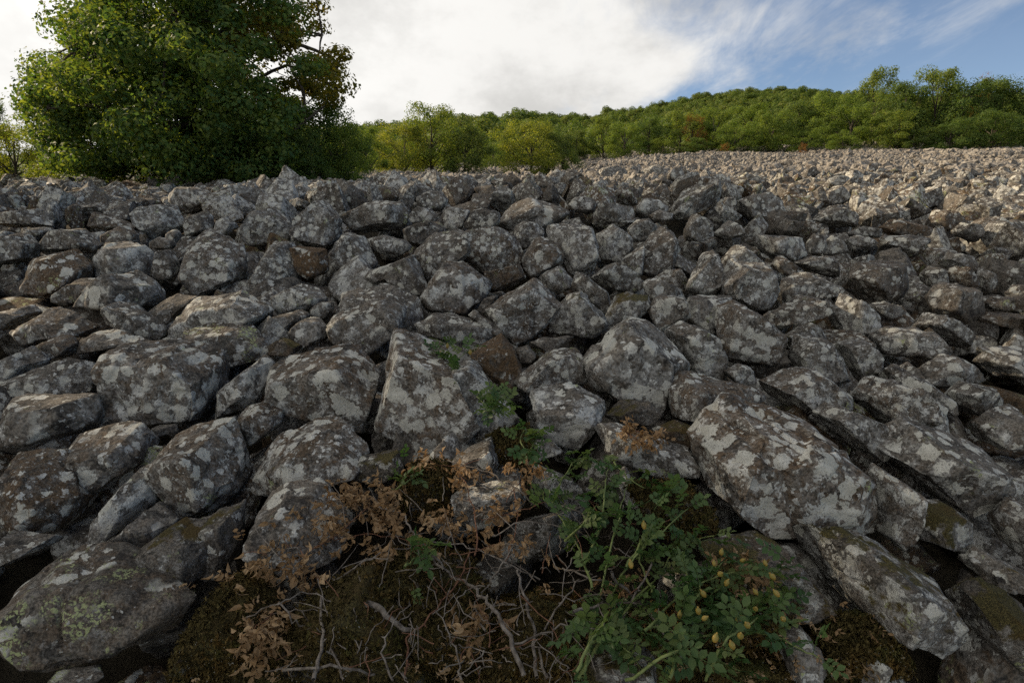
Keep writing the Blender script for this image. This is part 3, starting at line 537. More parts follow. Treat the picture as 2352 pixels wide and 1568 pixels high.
('C','low wedge right of the sharp-topped sunlit stone',dict(L=.4),'220,680 330,590 400,630 430,700 300,720'),
('C','bright pointed stone left of the large sloped grey boulder',dict(L=.5),'240,480 270,430 350,430 370,520 330,570 260,560'),
('G','moss-grown slope left of the brambles at the bottom edge',dict(L=.02,M=.95,B=.4),'400,1545 440,1400 520,1332 600,1322 645,1400 645,1565 420,1575'),
('G','broad moss mound with white flecks, bottom middle',dict(L=.08,M=.9,B=.3),'640,1565 660,1400 760,1325 860,1305 940,1385 965,1565'),
('G','mossy stone between the thick grey bramble stems',dict(L=.05,M=.92,B=.3),'1110,1575 1150,1430 1220,1370 1300,1400 1335,1575'),
('G','grey stone with moss fringe at the bottom edge, right of centre',dict(L=.25,M=.5),'1330,1570 1370,1472 1450,1452 1505,1520 1495,1585'),
('G','brown mossy hump below the long white-streaked boulder',dict(L=.02,M=.9,B=.5),'1880,1465 1950,1420 2050,1440 2085,1530 1900,1545'),
('G','dark mossy stone behind the rose hips',dict(L=.1,M=.8),'1560,1420 1620,1330 1720,1330 1790,1400 1780,1470 1640,1480'),
('G','low mossy stone in the middle of the bramble tangle',dict(L=.1,M=.85),'950,1330 1020,1390 1120,1400 1130,1470 1040,1530 960,1500'),
]

# ------------------------------------------------------------------ ground under the stones
def build_ground():
    ys = np.concatenate([np.arange(-1.0, 12, .12), np.geomspace(12, 75, 70)])
    t = np.linspace(-1.25, 1.25, 180)
    Yg, T = np.meshgrid(ys, t, indexing='ij'); Xg = T * np.maximum(Yg + 1.6, 1.8)
    Z = ground(Xg, np.maximum(Yg, .0)) - np.where(Yg < 12, .30, .22)
    V = np.stack([Xg, Yg, Z], -1).reshape(-1, 3); nx = len(t)
    i, j = np.meshgrid(np.arange(len(ys) - 1), np.arange(nx - 1), indexing='ij'); a = (i * nx + j).ravel()
    F = np.stack([a, a + 1, a + nx + 1, a + nx], -1)
    tag(link('ground', mesh_from('ground', V, F, M_SOIL)), 'dark soil beneath the boulder field', kind='structure')


# wooded hill behind the field: skyline traced as bearing -> elevation
SKY = [(-1500, 330), (200, 310), (700, 300), (840, 296), (950, 283), (1040, 273), (1140, 272), (1200, 262), (1290, 268), (1340, 272), (1400, 258), (1500, 243),
       (1600, 220), (1700, 203), (1800, 205), (1900, 215), (2000, 222), (2200, 215), (2500, 215), (4000, 240)]
def hill(X, Y):
    X = np.asarray(X, float); Y = np.asarray(Y, float); a = X / np.maximum(Y, 1)
    gx = 1176 + FPX * a * 1.0
    sk = np.interp(gx, [s[0] for s in SKY], [s[1] for s in SKY])
    Yr = np.interp(gx, [700, 1150, 1300, 1700, 2400], [200, 215, 290, 330, 330])
    s = np.clip((Y - 80.0) / (Yr - 80.0), 0, 1.6)
    gy = 348 + (sk - 348) * np.minimum(s, 1) ** .75
    z = np.tan(np.arctan((784 - gy) / FPX) - PITCH) * Y - 5.2
    z = np.where(s > 1, z - (s - 1) * 40, z)
    near = ground(X * 66 / np.maximum(Y, 1), np.full_like(Y, 66.0)) - .5
    t = np.clip((Y - 66) / 14, 0, 1)
    return near * (1 - t) + z * t + 1.0 * vnoise(np.stack([X * .03, Y * .03, 0 * X], -1), 3) * np.clip(s * 3, 0, 1)


def build_hill():
    ys = np.concatenate([np.linspace(66, 350, 80), np.linspace(360, 480, 10)]); t = np.linspace(-1.7, 1.7, 150)
    Yg, T = np.meshgrid(ys, t, indexing='ij'); Xg = T * Yg
    V = np.stack([Xg, Yg, hill(Xg, Yg) - .3], -1).reshape(-1, 3); nx = len(t)
    i, j = np.meshgrid(np.arange(len(ys) - 1), np.arange(nx - 1), indexing='ij'); a = (i * nx + j).ravel()
    m, N = mat_new('forest_floor'); P = N.n('ShaderNodeTexCoord').outputs['Object']
    finish(N, N.mix(N.ramp(N.noise(P, .3, 5, .6), .3, .7), (.02, .035, .012), (.05, .07, .02)))
    tag(link('hill', mesh_from('hill', V, np.stack([a, a + 1, a + nx + 1, a + nx], -1), m)), 'wooded hill behind the boulder field', kind='structure')


# ------------------------------------------------------------------ boulders
def hull_planes(pts):
    bm = bmesh.new()
    for p in pts: bm.verts.new(p)
    bmesh.ops.convex_hull(bm, input=bm.verts)
    c = np.mean(pts, 0); Ns, Ds, Ar = [], [], []
    for f in bm.faces:
        if f.calc_area() < 1e-9: continue
        n = np.array(f.normal); d = float(n @ (np.array(f.verts[0].co) - c))
        if d < 0: n, d = -n, -d
        Ns.append(n); Ds.append(d); Ar.append(f.calc_area())
    bm.free()
    order = np.argsort(-np.array(Ar)); kN, kD = [], []
    for i in order:                                  # merge nearly parallel faces, the largest first
        if all(Ns[i] @ n < .91 for n in kN): kN.append(Ns[i]); kD.append(max(Ds[i], 1e-3))
    return c, np.array(kN), np.array(kD)


def rock_shape(Nn, D, edge, size, seed, rough=1.0, rounds=2):
    """faceted stone: the solid cut out by the planes, refined to small triangles, worn at the edges, then roughened"""
    bm = bmesh.new()
    for q in Nn / D[:, None]: bm.verts.new(q)
    bmesh.ops.convex_hull(bm, input=bm.verts)
    vs = []
    for f in bm.faces:
        n = f.normal; d = n.dot(f.verts[0].co)
        if abs(d) > 1e-6: vs.append(n / d)
    bm.free(); bm = bmesh.new()
    for v in vs: bm.verts.new(v)
    bmesh.ops.remove_doubles(bm, verts=bm.verts, dist=size * .03)
    r = bmesh.ops.convex_hull(bm, input=bm.verts)
    junk = [v for v in bm.verts if not v.link_faces]
    if junk: bmesh.ops.delete(bm, geom=junk, context='VERTS')
    for _ in range(7):
        long_ = [e for e in bm.edges if e.calc_length() > edge]
        if not long_: break
        bmesh.ops.subdivide_edges(bm, edges=long_, cuts=1)
        bmesh.ops.triangulate(bm, faces=[f for f in bm.faces if len(f.verts) > 3], quad_method='SHORT_EDGE')
        if _ in (1, 3): bmesh.ops.beautify_fill(bm, faces=bm.faces, edges=bm.edges) if False else None
    for _ in range(rounds): bmesh.ops.smooth_vert(bm, verts=bm.verts, factor=.5, use_axis_x=True, use_axis_y=True, use_axis_z=True)
    bmesh.ops.recalc_face_normals(bm, faces=bm.faces); bm.normal_update()
    bm.verts.index_update()
    V = np.array([v.co[:] for v in bm.verts]); U = np.array([v.normal[:] for v in bm.verts]); F = np.array([[v.index for v in f.verts] for f in bm.faces])
    bm.free()
    k = 1.0 / size; o = np.array([seed * 1.37, seed * 2.11, seed * .73]) % 97
    d = .020 * fbm(V * k * 2.2 + o, 3, seed) + .012 * fbm(V * k * 7.0 + o, 3, seed + 3)
    st = rnd.random()
    ax = nrg.normal(size=3); ax /= np.linalg.norm(ax)
    if st < .6:                                      # bedding: thin ledges across the stone
        s = (V * k) @ ax + .04 * fbm(V * k * 2 + o, 2, seed + 5)
        d = d + .016 * vnoise(np.stack([s * 11, 0 * s, 0 * s + seed], -1), 2) * (0.5 + .5 * vnoise(V * k * 2.2 + o, 8))
    ch = vnoise(V * k * 2.6 + o * 3, seed + 21)       # spalled flakes with a crisp rim
    d = d - .030 * np.clip((ch - .30) / .07, 0, 1) - .022 * np.clip((-ch - .42) / .05, 0, 1)
    cr = np.abs(fbm(V * k * 1.5 + o * 2, 2, seed + 9)); d = d - .035 * np.clip(1 - cr / .05, 0, 1) * (vnoise(V * k * .9 + o, 4) > .15)
    return V * 1.02 + U * (d * size * rough)[:, None], F


CROP = {'A': (0, 440, 2.45), 'B': (960, 440, 2.45), 'C': (1920, 380, 2.45), 'D': (0, 1000, 1.743), 'E': (640, 1000, 1.743), 'F': (1600, 1000, 1.742)}
def outline(crop, s):
    P = np.array([[float(a) for a in t.split(',')] for t in s.split()])
    if crop != 'G':
        ox, oy, k = CROP[crop]; P = (P / k + (ox, oy)) / 1.2245
    return P


BOULDERS = 'boulders of the block field'
TRACED = []      # (label, outline, centre in the picture)
def traced_boulder(i, crop, label, opt, s):
    P = outline(crop, s); w, h = P.max(0) - P.min(0)
    c = (P.max(0) + P.min(0)) / 2
    z = depth_at(min(max(c[0], -50), 2400), c[1] + .08 * h)
    k = z / FPX; S = math.sqrt(w * h) * k
    R = random.Random(100 + i)
    uv = (P - c) * k * (1, -1); hv = h * k
    t = opt.get('t', .42); sft = opt.get('s', R.uniform(.02, .14))
    ring = np.column_stack([uv, .50 * uv[:, 1]])
    blocky = opt.get('p', 16) > 17
    a, b = R.uniform(-.35, .35), R.uniform(-.40, .10)
    kf = R.uniform(.76, .90) if blocky else R.uniform(.66, .80)
    uvf = uv[R.randrange(2)::2] if len(uv) > 8 else uv
    fr = uvf * (kf, kf * .92) + (R.uniform(-.12, .12) * w * k, -sft * hv)
    front = np.column_stack([fr, -t * S + a * fr[:, 0] + b * fr[:, 1]])
    bk = uv[::2] * .78 + (0, -.14 * hv); back = np.column_stack([bk, t * S * 1.1 + .45 * bk[:, 1]])
    pts = np.vstack([ring, front, back])
    W3 = cam2w(pts[:, 0], pts[:, 1], pts[:, 2])
    cc, Nn, D = hull_planes(W3)
    ncut = R.randint(2, 4); view = np.array([0, -CP, SP])
    for _ in range(ncut):                             # chipped corners on the seen side
        n = np.array([R.gauss(0, 1), R.gauss(0, 1), R.gauss(0, 1)]) * .8 + view * .9 + (0, 0, .25); n /= np.linalg.norm(n)
        sup = float(((W3 - cc) @ n).max())
        Nn = np.vstack([Nn, n]); D = np.append(D, sup * R.uniform(.80, .93))
    px = 9.0 if max(w, h) > 150 else 7.5                  # triangle edge in picture pixels
    V, F = rock_shape(Nn, D, px * k, S, i + 1, 1.0, 1)
    centre = np.asarray(at(c[0], c[1], z=z)) + cc
    for _ in range(2):                                # bring the silhouette back to the traced size
        qx, qy, _z = project(V + centre); fu = 1.06 * w / np.ptp(qx); fv = 1.06 * h / np.ptp(qy)
        u_, z_, v_ = V[:, 0] * fu, V[:, 1] * CP - V[:, 2] * SP, (V[:, 1] * SP + V[:, 2] * CP) * fv
        V = cam2w(u_, v_, z_); qx, qy, _z = project(V + centre)
        centre = centre + cam2w((c[0] - (qx.max() + qx.min()) / 2) * k, ((qy.max() + qy.min()) / 2 - c[1]) * k, 0.0)
    o = link('boulder', mesh_from('boulder', V, F, M_ROCK), loc=centre)
    tag(o, label, 'boulder', BOULDERS)
    if opt.get('M', 0) >= .7:                          # cushions of moss shoots on the upper side
        me = o.data; nv = len(me.vertices); nn = np.zeros(nv * 3, np.float32); me.vertex_normals.foreach_get('vector', nn); nn = nn.reshape(-1, 3)
        rg = np.random.default_rng(i); k_ = rg.integers(0, nv, 6000); k_ = k_[(nn[k_, 2] * .7 - nn[k_, 1] * .5 + .5 * vnoise(V[k_] * 14, 3)) > .15]
        m_ = link('moss', leaves_mesh('moss', V[k_] + rg.normal(size=(len(k_), 3)) * .005 + nn[k_] * .005, .016, M_MOSS, rg, 2.0, .4), o); m_['kind'] = 'stuff'
    o['lichen'] = float(opt.get('L', .4)); o['moss'] = float(opt.get('M', 0.0)); o['brown'] = float(opt.get('B', .1)); o['green'] = float(opt.get('Y', 0.0))
    TRACED.append((label, P, c))


def random_rock(seed, edge, rounds):
    R = random.Random(seed); Nn, D = [], []
    sc = np.array([1, R.uniform(.62, .92), R.uniform(.45, .78)])
    for _ in range(R.randint(5, 9)):
        n = np.array([R.gauss(0, 1), R.gauss(0, 1), R.gauss(0, 1)]); n /= np.linalg.norm(n)
        d = R.uniform(.66, .95); m = n / sc; q = np.linalg.norm(m); Nn.append(m / q); D.append(d / q)
    for ax in range(3):
        for s in (-1, 1):
            n = np.array([R.gauss(0, .16), R.gauss(0, .16), R.gauss(0, .16)]); n[ax] += s; n /= np.linalg.norm(n); Nn.append(n); D.append(sc[ax] * R.uniform(.8, 1.0))
    return rock_shape(np.array(Nn), np.array(D), edge, 2.0, seed, .8, rounds)


def instancer(name, pts, rot, scl, idx, protos, seed=0):
    """one mass of stones or crowns: points carrying rotation, scale and the choice of shape"""
    me = bpy.data.meshes.new(name); n = len(pts)
    me.vertices.add(n); me.vertices.foreach_set('co', np.asarray(pts, np.float32).ravel())
    for nm, ty, key, dat in (('rot', 'FLOAT_VECTOR', 'vector', rot), ('scl', 'FLOAT_VECTOR', 'vector', scl), ('pick', 'INT', 'value', idx)):
        at_ = me.attributes.new(nm, ty, 'POINT'); at_.data.foreach_set(key, np.asarray(dat, np.int32 if ty == 'INT' else np.float32).ravel())
    coll = bpy.data.collections.new(name + '_shapes')
    for p in protos: coll.objects.link(p)
    g = bpy.data.node_groups.new(name, 'GeometryNodeTree')
    g.interface.new_socket('Geometry', in_out='INPUT', socket_type='NodeSocketGeometry')
    g.interface.new_socket('Geometry', in_out='OUTPUT', socket_type='NodeSocketGeometry')
    nn = g.nodes; gi = nn.new('NodeGroupInput'); go = nn.new('NodeGroupOutput')
    ci = nn.new('GeometryNodeCollectionInfo'); ci.inputs['Collection'].default_value = coll
    ci.inputs['Separate Children'].default_value = True; ci.inputs['Reset Children'].default_value = True
    ip = nn.new('GeometryNodeInstanceOnPoints'); ip.inputs['Pick Instance'].default_value = True
    def na(nm, ty):
        q = nn.new('GeometryNodeInputNamedAttribute'); q.data_type = ty; q.inputs['Name'].default_value = nm
        return [s for s in q.outputs if s.enabled][0]
    L = g.links
    L.new(gi.outputs[0], ip.inputs['Points']); L.new(ci.outputs[0], ip.inputs['Instance'])
    L.new(na('pick', 'INT'), ip.inputs['Instance Index']); L.new(na('scl', 'FLOAT_VECTOR'), ip.inputs['Scale'])
    e = nn.new('FunctionNodeEulerToRotation'); L.new(na('rot', 'FLOAT_VECTOR'), e.inputs[0]); L.new(e.outputs[0], ip.inputs['Rotation'])
    L.new(ip.outputs[0], go.inputs[0])
    o = link(name, me); md = o.modifiers.new('scatter', 'NODES'); md.node_group = g
    return o


def short(lab):
    w = lab.replace(',', '').split()
    return ' '.join(w[:9])


def scatter_boulders(n_things):
    # jittered rows over the whole field, spacing growing with distance
    pts, sizes = [], []
    Y = .5
    while Y < 72:
        sp = .29 if Y < 9 else min(.29 + (Y - 9) * .002, .34)
        hw = max(1.18 * Y + 1.2, 2.2)
        xs = np.arange(-hw, hw, sp); xs = xs + nrg.uniform(-.42, .42, len(xs)) * sp
        yy = Y + nrg.uniform(-.40, .40, len(xs)) * sp
        pts.append(np.column_stack([xs, yy])); sizes.append(sp * nrg.uniform(.50, .86, len(xs)) * np.where(nrg.random(len(xs)) < .08, 1.35, 1.0))
        Y += sp * .92
    Pt = np.vstack(pts); R = np.concatenate(sizes) * .86
    R = np.where(Pt[:, 1] > 10, R * nrg.uniform(.45, 1.15, len(R)), R * nrg.uniform(.75, 1.1, len(R)) * np.where(Pt[:, 1] > 4.5, .88, 1.0))
    Z = ground(Pt[:, 0], Pt[:, 1])
    P3 = np.column_stack([Pt, Z]); gx, gy, z = project(P3)
    near = Pt[:, 1] < 11
    cov = np.zeros(len(Pt)); pr = R * FPX / np.maximum(z, .3)
    ang = np.linspace(0, 2 * np.pi, 9)[:-1]; samp = [(0, 0)] + [(.8 * math.cos(t), .8 * math.sin(t)) for t in ang]
    for dx, dy in samp:
        hit = np.zeros(len(Pt), bool)
        sx, sy = gx[near] + dx * pr[near], gy[near] + dy * pr[near]
        hh = np.zeros(near.sum(), bool)
        for _, P, _c in TRACED: hh |= inside(P, sx, sy)
        hit[near] = hh; cov += hit / len(samp)
    # stones under the traced ones lie deeper and show only in the gaps
    drop = np.where(cov > .30, np.where(Pt[:, 1] < 3.2, .17, .17), 0.0)
    lowm = near & (gy > 1000); drop = np.where(lowm & (cov <= .30), .10, drop)
    bushes = (gy > 1240) & (gx > 380) & (gx < 2100) & near; drop = np.where(bushes, .30, drop)
    drop = np.where((Pt[:, 1] < 1.25), .21, drop)
    P3[:, 2] -= drop + R * np.where(Pt[:, 1] > 10, nrg.uniform(-.35, .3, len(Pt)), .18)
    rot = np.column_stack([nrg.normal(0, .7, len(Pt)), nrg.normal(0, .7, len(Pt)), nrg.uniform(0, 6.28, len(Pt))])
    scl = R[:, None] * nrg.uniform(.82, 1.2, (len(Pt), 3))
    idx = nrg.integers(0, 24, len(Pt))
    # clearings: under the big tree, the bushes of the middle distance
    keep = np.ones(len(Pt), bool)
    # the largest on view become things of their own
    seen = (drop == 0) & (gx > -20) & (gx < 2372) & (gy > 330) & (gy < 1568) & (z > 1)
    order = np.argsort(-np.where(seen, pr, 0))[:n_things]
    protos = [mesh_from('boulder', *random_rock(500 + i, .075, 2), M_ROCK_MID) for i in range(24)]
    used = set()
    dirs = ['right of', 'above and right of', 'above', 'above and left of', 'left of', 'below and left of', 'below', 'below and right of']
    rank = ['nearest', 'second', 'third', 'fourth', 'fifth', 'sixth', 'seventh', 'eighth', 'ninth', 'tenth', 'eleventh', 'twelfth']
    cents = np.array([t[2] for t in TRACED]); info = {}
    for j in order:
        d = np.hypot(cents[:, 0] - gx[j], (cents[:, 1] - gy[j]) * 1.3); k = int(np.argmin(d))
        an = math.atan2(-(gy[j] - cents[k, 1]), gx[j] - cents[k, 0]); di = int(round(an / (math.pi / 4))) % 8
        info.setdefault((k, di), []).append((d[k], j))
    for (k, di), lst in info.items():
        lst.sort()
        for q, (_, j) in enumerate(lst):
            o = link('boulder', protos[idx[j]], loc=P3[j]); o.rotation_euler = rot[j]; o.scale = scl[j]
            what = 'small stone' if pr[j] < 26 else 'grey stone'
            tag(o, f'{rank[min(q, 11)]} {what} {dirs[di]} {short(TRACED[k][0])}', 'boulder', BOULDERS); used.add(int(j))
    mask = keep.copy(); mask[list(used)] = False
    mask &= ~((np.abs(gx - 1176) > 1500) & (Pt[:, 1] > 14))
    for part, nm, lev, mat, lab in ((mask & (Pt[:, 1] < 16), 'small_boulders', .13, M_ROCK_MID, 'mass of smaller grey stones filling the gaps between boulders'),
                                    (mask & (Pt[:, 1] >= 16), 'far_boulders', .35, M_ROCK_FAR, 'sea of sunlit boulders stretching away to the trees')):
        pro = [bpy.data.objects.new('stone_shape', mesh_from('stone_shape', *random_rock(700 + i, lev, 2 if lev < .3 else 0), mat, lev < .3)) for i in range(24)]
        tag(instancer(nm, P3[part], rot[part], scl[part], idx[part], pro), lab, 'boulders', kind='stuff')
    print('boulders: traced', len(TRACED), 'own', len(used), 'mass', int(mask.sum()))

# ------------------------------------------------------------------ trees
def tube(path, radii, sides=6):
    path = [np.asarray(p, float) for p in path]; V = []; F = []
    n = len(path)
    for i, p in enumerate(path):
        d = path[min(i + 1, n - 1)] - path[max(i - 1, 0)]; d = d / (np.linalg.norm(d) + 1e-9)
        a = np.cross(d, [0.31, .17, .93]) if abs(d[2]) < .9 else np.cross(d, [1, 0, 0]); a /= np.linalg.norm(a) + 1e-9; b = np.cross(d, a)
        for k in range(sides):
            t = 2 * math.pi * k / sides; V.append(p + radii[i] * (math.cos(t) * a + math.sin(t) * b))
    for i in range(n - 1):
        for k in range(sides):
            k2 = (k + 1) % sides; F.append((i * sides + k, i * sides + k2, (i + 1) * sides + k2, (i + 1) * sides + k))
    return V, F


def tubes_mesh(name, specs, mat, sides=6):
    VV, FF = [], []
    for path, radii in specs:
        V, F = tube(path, radii, sides); b = len(VV); VV += V; FF += [tuple(i + b for i in f) for f in F]
    return mesh_from(name, VV, FF, mat)


def bend(a, b, R, sag=0.0, wob=.08, n=6):
    a = np.asarray(a, float); b = np.asarray(b, float); L = np.linalg.norm(b - a); o = []
    j = np.array([R.gauss(0, 1), R.gauss(0, 1), R.gauss(0, 1)]) * wob * L
    for i in range(n + 1):
        t = i / n; p = a + (b - a) * t + j * math.sin(math.pi * t) + np.array([0, 0, sag * L * math.sin(math.pi * t)])
        if 0 < i < n: p = p + np.array([R.gauss(0, 1), R.gauss(0, 1), R.gauss(0, 1)]) * wob * .25 * L
        o.append(p)
    return o


def leaves_mesh(name, C, size, mat, rg, flat=.5, aspect=.6, out=None):
    """one folded diamond leaf (two triangles) per centre"""
    n = len(C); C = np.asarray(C, float)
    d = rg.normal(size=(n, 3)); d[:, 2] *= flat; d /= np.linalg.norm(d, axis=1, keepdims=True)
    up = rg.normal(size=(n, 3)) * .8 + (0, 0, 1.0)
    if out is not None:                                # leaves face away from the middle of their clump
        up = out / (np.linalg.norm(out, axis=1, keepdims=True) + 1e-9) + rg.normal(size=(n, 3)) * .38 + (0, 0, .25)
        up /= np.linalg.norm(up, axis=1, keepdims=True); d -= up * (d * up).sum(1, keepdims=True); d /= np.linalg.norm(d, axis=1, keepdims=True) + 1e-9
    s = np.cross(d, up); s /= np.linalg.norm(s, axis=1, keepdims=True) + 1e-9
    sz = (size * rg.uniform(.6, 1.25, n))[:, None]
    nrm = np.cross(s, d)
    a = C - d * sz * .5; b = C + d * sz * .5; l = C + s * sz * aspect * .5 + nrm * sz * .12; r = C - s * sz * aspect * .5 + nrm * sz * .12
    V = np.stack([a, l, b, r], 1).reshape(-1, 3); k = np.arange(n) * 4
    F = np.stack([k, k + 1, k + 2, k + 3], -1)
    me = mesh_from(name, V, F, mat, smooth=False)
    at_ = me.attributes.new('leaf', 'FLOAT', 'FACE'); at_.data.foreach_set('value', rg.random(n).astype(np.float32))
    return me


def tree_parts(seed, H, R0, base, n_leaf, leaf, mat, clump=.11, lobes=13):
    """a broad-leaved tree: (trunk mesh, crown mesh) with the foot at the origin"""
    R = random.Random(seed); rg = np.random.default_rng(seed)
    specs = []; tips = []
    topz = H * .80; lean = np.array([R.uniform(-.05, .05) * H, R.uniform(-.05, .05) * H, topz])
    tr = bend((0, 0, -.3), lean, R, 0, .03, 7); specs.append((tr, [H * .026 * (1 - .75 * i / 7) for i in range(8)]))
    for i in range(lobes):
        f = i / lobes; hz = base + (H - base) * (.12 + .86 * f)
        ang = i * 2.4 + R.uniform(-.5, .5); rr = R0 * math.sin(math.pi * min(.97, .22 + .72 * f)) ** .7 * R.uniform(.55, .95)
        tip = np.array([math.cos(ang) * rr, math.sin(ang) * rr, min(hz, H * .96)])
        st = tr[min(7, max(1, int(7 * (hz / H) * .75)))]
        br = bend(st, tip, R, .06, .08, 5); specs.append((br, [H * .011 * (1 - .8 * k / 5) for k in range(6)]))
        for _ in range(4):
            b0 = br[R.randint(2, 5)]; e = tip + np.array([R.gauss(0, 1), R.gauss(0, 1), R.gauss(0, .8)]) * R0 * .24
            specs.append((bend(b0, e, R, .03, .1, 3), [H * .004, H * .003, H * .002, H * .001])); tips.append(e)
        tips.append(tip)
    tips = np.array(tips); tips[:, 2] = np.clip(tips[:, 2], base * .6 + .05 * H, H)
    ci = rg.integers(0, len(tips), n_leaf)
    off = rg.normal(size=(n_leaf, 3)); off /= np.linalg.norm(off, axis=1, keepdims=True)
    off *= (rg.random(n_leaf) ** .28)[:, None] * (H * clump) * rg.uniform(.6, 1.3, len(tips))[ci][:, None] * (1, 1, .72)
    C = tips[ci] + off; ok = C[:, 2] > .02 * H; C = C[ok]; off = off[ok]
    return tubes_mesh('trunk', specs, M_BARK, 5), leaves_mesh('crown', C, leaf, mat, rg, out=off)


def plant_tree(name, parts, loc, rz, scl, label, group, cat='tree'):
    e = link(name, None, loc=loc); e.rotation_euler = (0, 0, rz); e.scale = scl
    tag(e, label, cat, group)
    for nm, me in zip(('trunk', 'crown'), parts): link(nm, me, e)
    return e


CROWN = np.array([(60, 262), (85, 200), (78, 132), (128, 150), (172, 122), (145, 58), (190, 20), (220, -70), (320, -150), (450, -190), (600, -160), (710, -60), (735, 20), (762, 78), (812, 118),
                  (803, 178), (776, 222), (700, 250), (640, 300), (640, 400), (430, 404), (160, 392), (95, 340)], float)
def big_oak():
    Zt = 14.5; foot = at(492, 396, z=Zt); foot.z = float(ground(foot.x, foot.y)) - .1
    e = link('oak_tree', None, loc=foot); tag(e, 'big dark oak filling the upper left, backlit, reaching out of the picture', 'tree')
    R = random.Random(5); rg = np.random.default_rng(5)
    f = np.array(foot)
    def W(gx, gy, dz=0.0): return np.array(at(gx, gy, z=Zt + dz)) - f
    specs = []
    tr = [W(492, 405), W(490, 340), W(486, 270), W(470, 170), W(455, 60), W(450, -40), W(455, -120)]
    specs.append((tr, [.22, .19, .17, .15, .12, .09, .04]))
    limbs = [([W(478, 220), W(440, 180, -.6), W(330, 140, -1.2), W(200, 95, -1.6)], .09), ([W(484, 280), W(420, 290, -.8), W(300, 262, -1.8), W(110, 250, -2.2)], .08),
             ([W(470, 150), W(560, 110, -.3), W(680, 100, -.4), W(780, 150, -.4)], .09), ([W(465, 120), W(540, 60, .4), W(640, 60, .6), W(740, 80, .8)], .08),
             ([W(484, 250), W(560, 205, .3), W(660, 150, .5), W(735, 165, .4), W(775, 205, .4)], .06), ([W(486, 300), W(540, 330, -.7), W(600, 300, -1.3), W(700, 280, -1.6)], .07),
             ([W(455, 40), W(400, -30, -.5), W(310, -70, -.8)], .08), ([W(455, 0), W(540, -70, .6), W(610, -100, .9)], .08), ([W(480, 240), W(470, 220, 1.6), W(420, 180, 3.0)], .09),
             ([W(470, 120), W(500, 60, 1.8), W(560, 20, 3.2)], .08), ([W(465, 100), W(420, 60, -1.8), W(400, 20, -3.0)], .08), ([W(484, 300), W(430, 320, 1.5), W(250, 310, 2.4)], .07)]
    for pth, r0 in limbs: specs.append((sum([bend(pth[i], pth[i + 1], R, .02, .06, 3)[:-1] for i in range(len(pth) - 1)], []) + [pth[-1]], None)); n = len(specs[-1][0]); specs[-1] = (specs[-1][0], [r0 * (1 - .8 * k / n) for k in range(n)])
    # clump centres inside the crown, in the round: an ellipsoid cut by its outline
    dark, warm = [], []; tries = 0
    while len(dark) + len(warm) < 580 and tries < 20000:
        tries += 1
        gx, gy = R.uniform(50, 830), R.uniform(-190, 400)
        if not inside(CROWN, np.array([gx]), np.array([gy]))[0]: continue
        rr = max(.15, 1 - ((gx - 440) / 430) ** 2 - ((gy - 120) / 400) ** 2) ** .5
        dz = R.uniform(-1, 1) * 4.2 * rr
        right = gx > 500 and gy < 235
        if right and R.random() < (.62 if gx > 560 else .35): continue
        (warm if right and dz > -2.5 else dark).append((W(gx, gy, dz), dz))  # warm clumps get the leaf colour with backlight painted in
    for c, dz in dark[::3] + warm[::2]:
        b0 = tr[R.randint(2, 5)] if R.random() < .3 else limbs[R.randrange(len(limbs))][0][-1]
        if np.linalg.norm(c - b0) < 3.6: specs.append((bend(b0, c, R, .03, .09, 4), [.030, .024, .018, .012, .006]))
    link('trunk', tubes_mesh('trunk', specs, M_BARK, 7), e)
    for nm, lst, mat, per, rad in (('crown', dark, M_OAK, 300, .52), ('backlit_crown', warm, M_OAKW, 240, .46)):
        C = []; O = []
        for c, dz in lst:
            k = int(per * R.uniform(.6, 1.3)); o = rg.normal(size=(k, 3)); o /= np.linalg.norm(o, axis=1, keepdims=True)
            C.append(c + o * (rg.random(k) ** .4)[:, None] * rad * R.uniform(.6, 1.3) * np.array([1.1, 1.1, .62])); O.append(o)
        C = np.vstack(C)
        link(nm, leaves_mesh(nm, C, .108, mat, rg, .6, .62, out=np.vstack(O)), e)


def on_field(gx, Y):
    """place at distance Y on the field under picture column gx"""
    X = (gx - 1176) / FPX * Y * 1.0
    for _ in range(3):
        z = float(ground(np.array([X]), np.array([Y]))[0]); zc = Y * CP - z * SP; X = (gx - 1176) / FPX * zc
    return Vector((X, Y, z))


